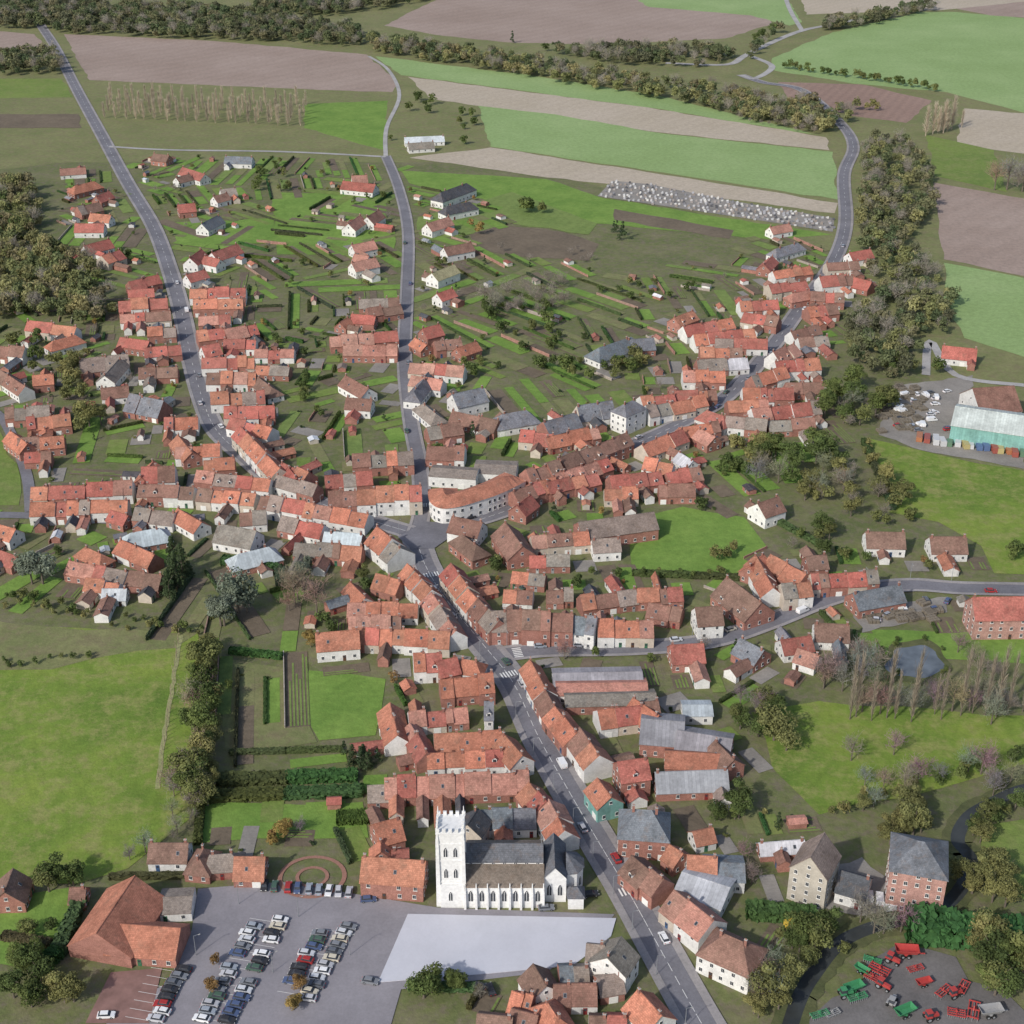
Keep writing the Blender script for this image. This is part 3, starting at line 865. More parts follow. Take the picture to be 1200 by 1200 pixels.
for (a,b) in ((-.4,.8),(6.2,.8),(-.4,7.4),(6.2,7.4)):
    mb.box(a-.35,a+.85,b-.35,b+.85,0,22,0,.2,.2); mb.box(a-.1,a+.6,b-.1,b+.6,22,27.5,0,.28,.28)
cp('tower',mb,[M_stone])
def arch(w,h,d=.12):
    mb=MB(); pr=[(-w/2,0),(w/2,0),(w/2,h*.65),(w*.3,h*.86),(0,h),(-w*.3,h*.86),(-w/2,h*.65)]
    mb.prism(pr,-d,0,0); pr2=[(a*1.35,c*1.06-.15) for a,c in pr]; mb.prism(pr2,-d*.5,0,1); mb.box(-.06,.06,-d-.03,-d,0,h*.9,1)
    return mb.mesh('window',[M_glass,M_stone])
A1=arch(1.15,3.6); A2=arch(.95,3.0); A3=arch(.7,1.0)
for i in range(7): obj('window',A1,(8.2+i*2.9,-.0-.0,2.4),0,ch); obj('window',A3,(8.2+i*2.9,5.58,10.0),0,ch,scale=(1,1,.8))
obj('window',A2,(3,-.0,2.6),0,ch)
for z in (9.5,16.5): 
    for x in (1.9,4.4): obj('window',A2,(x,.98,z),0,ch)
for y in (3,5.6): obj('window',A2,(-.22,y,16.5),-math.pi/2,ch)
for i in range(8):
    mb=MB(); x=6.75+i*2.9; mb.box(x-.3,x+.3,-.9,-.01,-.5,5.6,0,0.05,.0); mb.box(x-.22,x+.22,-.6,-.01,5.6,8.6,0,.12,.18); cp('buttress',mb,[M_stone])
mb=MB(); mb.box(27.01,33,2.2,15.4,-.5,8.2)
for y in (2.2,15.4): mb.poly([(27.05,y,8.2),(33,y,8.2),(30,y,11.6)])
foot=[(33.01,4.4)]+[(34+3.8*math.cos(math.radians(t)),8.8+4.5*math.sin(math.radians(t))) for t in (-60,-20,20,60)]+[(33.01,13.2)]
n=len(foot)
for k in range(n-1):
    a=foot[k];b=foot[k+1]; mb.poly([(a[0],a[1],-.5),(b[0],b[1],-.5),(b[0],b[1],7.6),(a[0],a[1],7.6)])
cp('choir',mb,[M_stone])
mb=MB()
for sd in (1,-1):
    xa,xb=(26.8,30) if sd>0 else (33.3,30)
    mb.poly([(xa,1.9,8.0),(xb,1.9,11.8),(xb,15.7,11.8),(xa,15.7,8.0)])
apx=(33.02,8.8,11.2); ff=[(33.02,4.0)]+[(34+4.2*math.cos(math.radians(t)),8.8+4.9*math.sin(math.radians(t))) for t in (-60,-20,20,60)]+[(33.02,13.6)]
for k in range(n-1): mb.poly([(*ff[k],7.5),(*ff[k+1],7.5),apx])
cp('choir_roof',mb,[M_roof],(.15,.155,.17))
for k in range(1,4):
    a=foot[k];b=foot[k+1]; an=math.atan2(b[1]-a[1],b[0]-a[0]); obj('window',A2,((a[0]+b[0])/2,(a[1]+b[1])/2,2.4),an,ch)
for x in (28.6,31.4): obj('window',A1,(x,2.19,2.4),0,ch)
mb=MB(); mb.box(33.5,37.5,-.5,3.4,-.5,4.2); cp('vestry',mb,[M_stone]); obj('vestry_roof',roof_mesh(4.1,4,4.2,1.6,True,M_roof),(35.5,1.45,0),0,ch,(.15,.155,.17))
mb=MB(); mb.box(-.06,.06,-.06,.06,0,2.2); mb.box(-.5,.5,-.05,.05,1.3,1.42); cp('cross',mb,[M_steel],loc=(26.6,8.8,14.1))
mb=MB(); mb.box(-.1,.1,0,2.6,0,3.2); cp('door',mb,[M_door],(.12,.06,.03),loc=(-.25,3.1,0))
wings=0
for (x,y,a,L,Wd,kd,det) in list(blist):
    if kd!='house' or L>22: continue
    for sd in rnd.sample((-1,1),2):
        if rnd.random()>.7: continue
        wl=rnd.uniform(4,12); ww=min(rnd.uniform(3.4,5.6),L*.8); off=rnd.uniform(-1,1)*max(0,(L-ww)/2)
        cxx=off; cyy=sd*(Wd/2+wl/2+.05); X=x+cxx*math.cos(a)-cyy*math.sin(a); Y=y+cxx*math.sin(a)+cyy*math.cos(a)
        c2=sd*(Wd/2+wl/2+1.2); X2=x+cxx*math.cos(a)-c2*math.sin(a); Y2=y+cxx*math.sin(a)+c2*math.cos(a)
        if free(occ,X2,Y2,max(1,wl-.8),max(1,ww-.5),a+math.pi/2):
            bld(X,Y,a+math.pi/2,wl,ww,rnd.uniform(2.3,3.1),rnd.uniform(.8,1.9),rnd.choice('ooorrrsbbbkgd'),rnd.choice('kkwwc'),kind='outbuilding',grp='rear wings of houses',chim=rnd.random()<.2,win=math.hypot(X,Y)<750); wings+=1; break
# ---------------------------------------------------------------- vegetation
def crown_arr(rng,nb,R,Hh,zc,nq,qs,shape='round'):
    cs=[];rs=[]
    for k in range(nb):
        u=rng.normal(size=3); u/=np.linalg.norm(u); q=rng.uniform(.25,.78)
        if shape=='cone':
            z=rng.uniform(-1,1); rr=R*(1-z)/2*.75; an=rng.uniform(0,6.28); c=np.array([rr*math.cos(an),rr*math.sin(an),z*Hh]); r=R*(.22+.3*(1-z)/2)
        else:
            c=np.array([u[0]*R*q,u[1]*R*q,u[2]*Hh*q]); r=R*rng.uniform(.24,.48)
        cs.append(c);rs.append(r)
    cs=np.array(cs);rs=np.array(rs); bt=rng.uniform(.8,1.2,nb)
    k=rng.randint(0,nb,nq); d=rng.normal(size=(nq,3)); d[:,2]=np.abs(d[:,2])*.8+d[:,2]*.35; d/=np.linalg.norm(d,axis=1)[:,None]
    p=cs[k]+d*(rs[k]*rng.uniform(.7,1.2,nq))[:,None]
    nrm=d+rng.normal(size=(nq,3))*.45; nrm/=np.linalg.norm(nrm,axis=1)[:,None]
    t=np.cross(nrm,rng.normal(size=(nq,3))); t/=np.linalg.norm(t,axis=1)[:,None]; bb=np.cross(nrm,t)
    s1=(qs*rng.uniform(.6,1.3,nq))[:,None]; s2=(qs*rng.uniform(.5,1.1,nq))[:,None]
    V=np.stack([p-t*s1,p-bb*s2,p+t*s1,p+bb*s2*.9],1).reshape(-1,3); V[:,2]+=zc
    T=np.repeat(bt[k]*rng.uniform(.84,1.16,nq),4)
    return V,T
def quads_mesh(name,V,T,mats):
    me=bpy.data.meshes.new(name); n=len(V)//4
    me.from_pydata(V.tolist(),[],np.arange(4*n).reshape(n,4).tolist())
    at=me.attributes.new('tint','FLOAT_COLOR','POINT')
    c=np.ones((len(V),4),np.float32)
    c[:,:3]=T[:,None] if T.ndim==1 else T
    at.data.foreach_set('color',c.ravel())
    for m in mats: me.materials.append(m)
    return me
CR={'round':[],'cone':[],'shrub':[]}
for k in range(8):
    V,T=crown_arr(nr,nr.randint(12,20),1.0,.85+.4*nr.rand(),0,2300,.066); CR['round'].append(quads_mesh('crown',V,T,[M_leaf]))
for k in range(3):
    V,T=crown_arr(nr,26,1.0,2.0,0,1300,.11,'cone'); CR['cone'].append(quads_mesh('crown',V,T,[M_leaf]))
for k in range(4):
    V,T=crown_arr(nr,6,1.0,.7,0,300,.15); CR['shrub'].append(quads_mesh('shrub',V,T,[M_leaf]))
FAR=[crown_arr(nr,11,1.0,.95,0,440,.125) for _ in range(6)]; FARC=[crown_arr(nr,16,1.0,2.0,0,380,.17,'cone') for _ in range(2)]
def trunk_mesh(h,r):
    mb=MB(); mb.cyl(0,0,-.03,h*.55,r,r*.65,7); mb.cyl(0,0,h*.55,h,r*.65,r*.2,6)
    for k in range(5):
        a=k*1.3; z=h*(.45+.08*k); L=h*.35
        n=len(mb.v); dx,dy=math.cos(a),math.sin(a)
        for (q,rr) in ((0,r*.35),(1,r*.1)):
            for s in range(4):
                b=s*math.pi/2; mb.v.append((dx*L*q+rr*math.cos(b)*-dy,dy*L*q+rr*math.cos(b)*dx,z+L*.8*q+rr*math.sin(b)))
        for s in range(4):
            t=(s+1)%4; mb.f.append((n+s,n+t,n+4+t,n+4+s)); mb.m.append(0)
    return mb.mesh('trunk',[M_bark])
TRUNK=trunk_mesh(1.0,.04)
def twig_arr(kind,seed):
    rng=np.random.RandomState(seed); V=[]
    def seg(a,b,w):
        a=np.array(a,float);b=np.array(b,float); d=b-a; s=np.cross(d,rng.normal(size=3)); s/=np.linalg.norm(s)
        V.extend([a-s*w,a+s*w,b+s*w*.3,b-s*w*.3])
    if kind=='poplar':
        seg((0,0,0),(0,0,.9),.009); seg((0,0,0),(0,0,.9),.009)
        for k in range(230):
            z=rng.uniform(.08,.85); an=rng.uniform(0,6.28); L=rng.uniform(.06,.2); r=rng.uniform(.03,.08)*(1.1-.6*z)
            a=(r*.1*math.cos(an),r*.1*math.sin(an),z); b=(r*math.cos(an)*1.2,r*math.sin(an)*1.2,min(1.0,z+L)); seg(a,b,.003+.0025*rng.rand())
    else:
        for k in range(26):
            an=rng.uniform(0,6.28); z=rng.uniform(.25,.6); el=rng.uniform(.3,1.2); L=rng.uniform(.3,.5)
            b=np.array([L*math.cos(an)*math.cos(el),L*math.sin(an)*math.cos(el),z+L*math.sin(el)]); a=np.array([0,0,z]); seg(a,b,.009)
            for q in range(9):
                t=rng.uniform(.35,1); c=a+(b-a)*t; d=c+rng.normal(size=3)*.09+np.array([0,0,.06]); seg(c,d,.005)
                e=d+rng.normal(size=3)*.05+np.array([0,0,.03]); seg(d,e,.004); e=d+rng.normal(size=3)*.05+np.array([0,0,.03]); seg(d,e,.004)
    return np.array(V)
PA=[twig_arr('poplar',s) for s in (1,2,3)]; BAr=[twig_arr('bare',s) for s in (4,5,6,7)]
PCOL=(.52,.44,.34); BCOL=(.32,.275,.23)
POP=[quads_mesh('branches',v,np.ones(len(v)),[M_leaf]) for v in PA]; BARE=[quads_mesh('branches',v,np.ones(len(v)),[M_leaf]) for v in BAr]
TCOL={'g':[(.115,.155,.05),(.14,.175,.055),(.10,.135,.045),(.18,.195,.07)],'o':[(.24,.235,.09),(.27,.25,.10),(.20,.205,.08)],'d':[(.055,.085,.04),(.07,.10,.045)],'y':[(.36,.26,.09),(.30,.19,.08)],'v':[(.18,.21,.15),(.20,.23,.17)]}
TLAB={'g':'leafy green broadleaf tree','o':'olive and yellowish autumn tree','d':'dark green conifer','y':'yellow-orange autumn tree','b':'bare grey branched tree','p':'tall slender bare poplar','v':'grey-green willow-like tree'}
trees=[]
def tree(x,y,t,h,where='in the village gardens'):
    trees.append((h/math.hypot(x,y)*(.5 if t=='p' else 1),x,y,t,h,where))
    i,j=int(x-X0),int(y-Y0)
    if 0<i<NX-2 and 0<j<NY-2: occ[i-1:i+2,j-1:j+2]=True
def build_tree(x,y,t,h,where):
    e=obj('tree',None,(x,y,0),rnd.uniform(0,6.28))
    top(e,TLAB[t]+' '+where,'tree','trees of the village' )
    if t=='p':
        q=h*rnd.uniform(.5,.75)
        obj('trunk',TRUNK,(0,0,0),0,e,scale=(h*.22,h*.22,h*.97)); obj('branches',rnd.choice(POP),(0,0,0),0,e,[v*.75 for v in PCOL],scale=(q,q,h))
    elif t=='b':
        obj('trunk',TRUNK,(0,0,0),0,e,scale=(h*.6,h*.6,h*.8)); obj('branches',rnd.choice(BARE),(0,0,0),0,e,[v*rnd.uniform(.8,1.2) for v in BCOL],scale=(h,h,h))
    elif t=='d':
        r=h*rnd.uniform(.2,.28); obj('trunk',TRUNK,(0,0,0),0,e,scale=(h*.5,h*.5,h*.8)); obj('crown',rnd.choice(CR['cone']),(0,0,h*.52),0,e,rnd.choice(TCOL[t]),(r,r,h*.235))
    else:
        r=h*rnd.uniform(.36,.5); c=rnd.choice(TCOL[t]); f=rnd.uniform(.8,1.2)
        obj('trunk',TRUNK,(0,0,0),0,e,scale=(h*.8,h*.8,h*.75)); obj('crown',rnd.choice(CR['round']),(0,0,h*.56),0,e,[v*f for v in c],(r,r,h*.42))
def mass_add(VV,TT,x,y,t,h,c=None):
    a=nr.uniform(0,6.28); cc,ss=math.cos(a),math.sin(a)
    if t in 'pb':
        V=(PA if t=='p' else BAr)[nr.randint(3)]; T=np.ones(len(V)); r=h*(1.7 if t=='p' and h>10 else 1.0); zs,zo=h,0; base=c or (PCOL if t=='p' else BCOL)
    elif t=='d':
        V,T=FARC[nr.randint(2)]; r=h*.25; zs,zo=h*.235,h*.52; base=c or TCOL[t][nr.randint(len(TCOL[t]))]
    else:
        V,T=FAR[nr.randint(6)]; r=h*nr.uniform(.34,.48); zs,zo=h*.46,h*.5; base=c or TCOL[t][nr.randint(len(TCOL[t]))]
    VV.append(np.stack([(V[:,0]*cc-V[:,1]*ss)*r+x,(V[:,0]*ss+V[:,1]*cc)*r+y,V[:,2]*zs+zo],1))
    TT.append(T[:,None]*(np.array(base)*nr.uniform(.85,1.2))[None,:])
def okpt(x,y):
    i,j=int(x-X0),int(y-Y0)
    return not(0<=i<NX and 0<=j<NY) or not bocc[i,j]
TR='''
100 470 28 40 12 o 11
75 440 20 20 5 o 11
22 250 28 28 12 g 12
200 690 26 24 7 d 13
270 715 26 26 4 v 16
345 712 32 18 6 b 13
352 672 18 10 3 v 10
40 690 16 14 2 v 13
600 365 46 22 13 b 12
655 352 26 20 7 b 11
600 375 50 20 7 g 9
690 432 60 16 14 g 8
620 400 40 16 8 g 8
740 425 24 12 5 o 8
720 278 12 8 4 d 10
625 246 16 6 4 g 11
560 270 10 8 2 y 8
930 545 70 26 18 g 12
940 560 70 22 8 b 11
880 530 26 16 7 o 10
1000 585 60 28 14 o 10
1000 590 60 28 6 b 10
985 478 36 26 15 g 12
985 490 36 20 4 b 10
1030 470 16 20 5 g 12
960 640 30 14 5 g 9
1055 985 30 30 8 o 10
1030 930 40 18 5 b 9
1085 915 14 10 2 b 10
890 850 30 22 6 g 9
915 870 12 14 2 o 12
985 790 32 24 9 b 12
1040 800 20 14 2 b 11
1072 776 42 28 9 g 3
880 830 20 10 3 b 9
425 885 30 22 8 d 7
470 890 14 12 2 g 7
460 800 8 5 1 y 6
370 760 8 5 1 y 7
408 768 14 8 2 b 9
420 690 14 8 2 g 7
900 1170 26 34 6 o 9
895 1150 20 30 5 b 9
960 1110 40 18 9 g 9
1010 1090 26 12 4 b 9
1175 1140 26 34 9 g 12
1150 1120 20 14 5 o 10
1160 1050 30 30 8 o 9
30 1160 30 28 7 g 9
80 1170 26 14 4 o 8
345 1170 8 20 3 y 5
520 1168 26 12 5 g 8
330 985 20 14 4 y 6
60 1040 30 8 4 g 8
200 930 14 30 4 b 8
390 740 14 10 2 g 7
560 505 26 10 5 d 8
520 530 14 10 2 g 7
320 220 24 16 6 g 8
150 310 14 10 3 g 8
30 420 20 20 5 g 9
345 400 30 20 6 g 6
360 470 26 26 7 g 6
560 430 30 14 6 g 7
430 240 40 14 4 g 6
820 600 12 8 2 g 7
705 690 30 20 4 g 6
580 660 14 12 3 g 7
655 770 14 6 2 b 8
700 765 30 8 4 g 6
800 770 30 10 3 b 8
1170 840 30 14 4 b 10
1150 905 20 16 3 b 10
1000 660 30 10 3 g 7
1050 610 40 12 4 g 7
1095 420 14 20 3 g 9
1180 655 16 8 2 g 8
850 560 26 14 5 g 8
490 130 20 12 6 g 9
545 150 12 22 6 g 9
310 200 16 10 4 g 8
55 1110 30 26 3 g 6
860 945 14 16 3 g 9
880 1020 14 20 3 b 8
835 960 12 10 2 g 7
250 1150 26 26 2 y 5
1020 880 30 20 2 b 8
760 340 60 14 7 g 6
640 300 60 14 6 b 6
380 330 60 20 5 g 5
820 650 50 10 4 o 6
'''
for ln in TR.strip().split('\n'):
    t=ln.split(); cx,cy,rx,ry,n=[float(v) for v in t[:5]]; h=float(t[6])
    for k in range(int(n)):
        for tr_ in range(8):
            a=rnd.uniform(0,6.28);q=math.sqrt(rnd.random())
            x,y=G(cx+rx*q*math.cos(a),cy+ry*q*math.sin(a))
            if okpt(x,y): tree(x,y,t[5],h*rnd.uniform(.65,1.2)); break
TL='''
240 765 228 955 20 g 11
246 762 240 960 14 o 9
236 800 228 950 9 b 11
232 965 150 1015 6 b 7
985 846 1200 834 15 p 23
1000 836 1190 828 9 b 11
962 955 1085 925 8 o 5
1085 925 1200 880 9 g 5
1012 520 1045 600 9 o 6
1042 440 1060 420 3 g 9
745 672 860 676 8 g 4
1085 160 1110 152 4 p 24
1095 158 1125 150 5 p 22
1165 222 1200 226 4 b 22
1050 100 1100 108 8 g 9
915 80 1045 98 24 g 8
1120 765 1160 800 5 b 9
470 100 455 180 8 g 6
880 50 905 38 4 g 10
1000 128 1035 130 4 o 10
598 50 606 52 1 d 12
860 140 960 160 9 b 7
830 100 845 98 2 b 9
0 700 235 742 26 g 4
0 708 235 750 16 o 3.5
0 782 120 770 9 g 3
945 1150 990 1110 7 g 7
630 60 700 60 5 g 9
1000 1100 1100 1070 8 b 9
1110 1060 1150 990 9 o 8
1115 975 1200 915 11 b 8
1130 985 1200 940 9 g 6
1120 965 1200 918 8 g 5
1115 1040 1100 1065 5 g 7
'''
for ln in TL.strip().split('\n'):
    t=ln.split(); x0,y0,x1,y1,n=[float(v) for v in t[:5]]; h=float(t[6])
    for k in range(int(n)):
        q=(k+rnd.uniform(.1,.9))/n; x,y=G(x0+(x1-x0)*q,y0+(y1-y0)*q)
        x+=rnd.uniform(-2.5,2.5); y+=rnd.uniform(-2.5,2.5)
        if okpt(x,y): tree(x,y,t[5],h*rnd.uniform(.6,1.25),'in a row beside fields')
for rI,(ya,yb) in enumerate(((138,148),(132,142),(125,135),(118,126))):
    for k in range(20):
        q=(k+.5)/20; x,y=G(118+238*q+rI*3,ya+(yb-ya)*q); tree(x+rnd.uniform(-2,2),y+rnd.uniform(-2,2),'p',16.5*rnd.uniform(.8,1.1),'in a plantation row')
for k in range(34):
    q=k/33; x,y=G(210-24*q,745+178*q); trees.append((.00001,x+rnd.uniform(-.5,.5),y,'p',rnd.uniform(2,3.6),''))
def wood(areas,label,cols,hs,dens,bare=.25):
    VV=[];TT=[]
    for s in areas:
        pw=W(P(s)); xs=[p[0] for p in pw]; ys=[p[1] for p in pw]
        area=abs(sum(pw[i][0]*pw[(i+1)%len(pw)][1]-pw[(i+1)%len(pw)][0]*pw[i][1] for i in range(len(pw))))/2
        n=int(area*dens)
        X=nr.uniform(min(xs),max(xs),n*12);Y=nr.uniform(min(ys),max(ys),n*12); ok=inpoly(pw,X,Y)
        for x,y in list(zip(X[ok],Y[ok]))[:n]:
            if not okpt(x,y): continue
            h=hs*nr.uniform(.6,1.2)
            if nr.rand()<bare: mass_add(VV,TT,x,y,'b',h,(.38,.34,.28))
            else: mass_add(VV,TT,x,y,'g',h,cols[nr.randint(len(cols))])
    o=obj('woodland',quads_mesh('woodland',np.concatenate(VV),np.concatenate(TT),[M_leaf]),color=(1,1,1)); top(o,label,'wood',kind='stuff')
    return len(VV)
dk=[(.12,.155,.075),(.155,.18,.085),(.19,.195,.10),(.14,.145,.085),(.23,.215,.12)]  # far wood greens are lightened in place of aerial haze
ol=[(.29,.28,.125),(.24,.25,.105),(.33,.295,.14),(.19,.215,.095),(.25,.22,.12)]
n1=wood(['-200,-20 90,12 200,12 300,18 395,32 428,42 425,58 330,50 200,46 80,40 30,34 -200,30','-200,-20 60,0 120,8 60,14 -200,10','400,18 470,8 540,-10 500,-20 410,5','300,-5 400,0 400,20 300,16','640,62 780,58 870,66 905,44 915,38 880,70 820,80 700,76',
   '0,70 75,64 80,88 0,90','960,30 1040,18 1090,8 1100,12 1040,28 965,38'],'distant olive band of woodland trees',dk,13,.016,.15)
n2=wood(['428,48 520,58 640,76 760,100 850,112 935,130 975,150 965,158 900,148 790,120 640,96 560,82 440,62','930,120 1000,135 990,160 950,150'],'autumn woodland band between fields',ol+dk[:3],12,.019,.15)
n3=wood(['1008,170 1060,165 1090,200 1095,240 1075,270 1050,300 1030,330 1020,330 1005,290 1008,230','1040,310 1075,300 1100,330 1120,370 1105,400 1070,440 1040,445 1000,440 985,400 1000,370 1030,350'],'dense autumn wood beside the road',dk+ol[:2],10.5,.026,.18)
n4=wood(['-60,280 40,290 90,300 122,330 140,370 110,392 60,372 -60,380','-60,210 35,215 50,260 30,290 -60,290'],'sunlit olive autumn wood beside houses',ol,12,.022,.1)
def hedge_mesh(seed):
    rng=np.random.RandomState(seed); n=900; f=rng.randint(0,5,n); u=rng.uniform(-.5,.5,n);v=rng.uniform(-.5,.5,n); w=rng.uniform(0,1,n)
    p=np.zeros((n,3)); nn=np.zeros((n,3))
    for i in range(n):
        if f[i]<2: p[i]=(u[i],v[i],1); nn[i]=(0,0,1)
        elif f[i]==2: p[i]=(u[i],-.5,w[i]); nn[i]=(0,-1,.3)
        elif f[i]==3: p[i]=(u[i],.5,w[i]); nn[i]=(0,1,.3)
        else: p[i]=(rng.choice([-.5,.5]),v[i],w[i]); nn[i]=(1,0,.2)
    p+=rng.normal(size=(n,3))*np.array([.004,.06,.05]); nn+=rng.normal(size=(n,3))*.4
    nn/=np.linalg.norm(nn,axis=1)[:,None]; t=np.cross(nn,rng.normal(size=(n,3))); t/=np.linalg.norm(t,axis=1)[:,None]; b=np.cross(nn,t)
    sc=np.array([.035,.22,.2])
    V=np.stack([p-t*sc,p-b*sc,p+t*sc,p+b*sc],1).reshape(-1,3)
    return quads_mesh('hedge',V,np.repeat(rng.uniform(.75,1.25,n),4),[M_leaf])
HM=[hedge_mesh(s) for s in (1,2,3)]
nh=[0,0]
def hedge(xa,ya,xb,yb,w=1.2,h=1.6,c=(.085,.125,.045)):
    L=math.hypot(xb-xa,yb-ya); nh[0]+=1
    o=obj('hedge',rnd.choice(HM),((xa+xb)/2,(ya+yb)/2,0),math.atan2(yb-ya,xb-xa),None,[v*rnd.uniform(.75,1.3) for v in c],(L,w,h))
    top(o,'clipped green garden hedge between plots','hedge','garden hedges')
def hp(x0,y0,x1,y1,w=1.5,h=2):
    a=G(x0,y0);b=G(x1,y1); L=math.hypot(a[0]-b[0],a[1]-b[1]); n=max(1,round(L/22))
    for k in range(n):
        f=lambda t:(a[0]+(b[0]-a[0])*t,a[1]+(b[1]-a[1])*t); hedge(*f(k/n),*f((k+1)/n),w,h)
    mark(occ,(a[0]+b[0])/2,(a[1]+b[1])/2,L,w+1,math.atan2(b[1]-a[1],b[0]-a[0]))
for q in ((255,918,418,912,3.5,2.4),(243,937,425,930,3.5,2.2),(395,962,432,960,4,2),(232,990,236,945,2,2),(270,765,330,772,2,2),(262,660,328,672,3,3),(328,672,330,690,3,3),(270,884,400,880,1.5,1.5),
          (95,1060,70,1120,3,3),(70,1120,50,1135,3,3),(5,1100,60,1110,2,2),(875,1072,955,1078,4,3),(1062,1094,1200,1108,7,6),(1012,520,1046,598,2,2.5),(905,610,960,640,2,2),(480,1158,560,1160,2,1.5),(742,674,880,680,2,2),(130,1030,230,1028,1.5,1.5)): hp(*q)
mb=MB(); mb.box(-.5,.5,-.5,.5,0,1,0); mb.box(-.5,.5,-.75,.75,1,1.06,1); ME_gw=mb.mesh('garden_wall',[M_brick,M_brick])
def gwall(xa,ya,xb,yb,h=1.8):
    L=math.hypot(xb-xa,yb-ya); nh[1]+=1
    o=obj('garden_wall',ME_gw,((xa+xb)/2,(ya+yb)/2,0),math.atan2(yb-ya,xb-xa),None,rnd.choice([(.34,.19,.15),(.36,.31,.27),(.30,.2,.16)]),(L,.2,h))
    top(o,'low brick garden wall between plots','wall','garden walls')
# ---------------------------------------------------------------- garden fillers
HB=[b for b in blist if b[5]=='house']
BA=np.array([(b[0],b[1]) for b in HB]); BG=[b[2] for b in HB]
vill=W(P('-60,640 -60,480 0,395 60,340 80,205 200,185 330,190 460,195 560,205 640,300 760,330 860,300 900,262 1010,285 1030,330 960,440 1000,500 860,600 740,600 738,670 880,680 880,640 980,640 1160,660 1190,740 1000,780 870,830 900,930 960,980 960,1080 880,1200 560,1210 540,1170 730,1100 720,1050 500,1060 230,1030 200,990 225,940 260,880 265,760 190,720 0,700'))
xs=[p[0] for p in vill];ys=[p[1] for p in vill]
def rpt():
    while True:
        x=rnd.uniform(min(xs),max(xs));y=rnd.uniform(min(ys),max(ys))
        if inpoly(vill,np.array([x]),np.array([y]))[0]: return x,y
def near(x,y):
    d=(BA[:,0]-x)**2+(BA[:,1]-y)**2; k=int(np.argmin(d)); return math.sqrt(d[k]),BG[k]
PM={k:MB() for k in('lawn','dbrown','gravel','veg','dull','green2','green')}
cnt=0; nsh=0; nshed=0
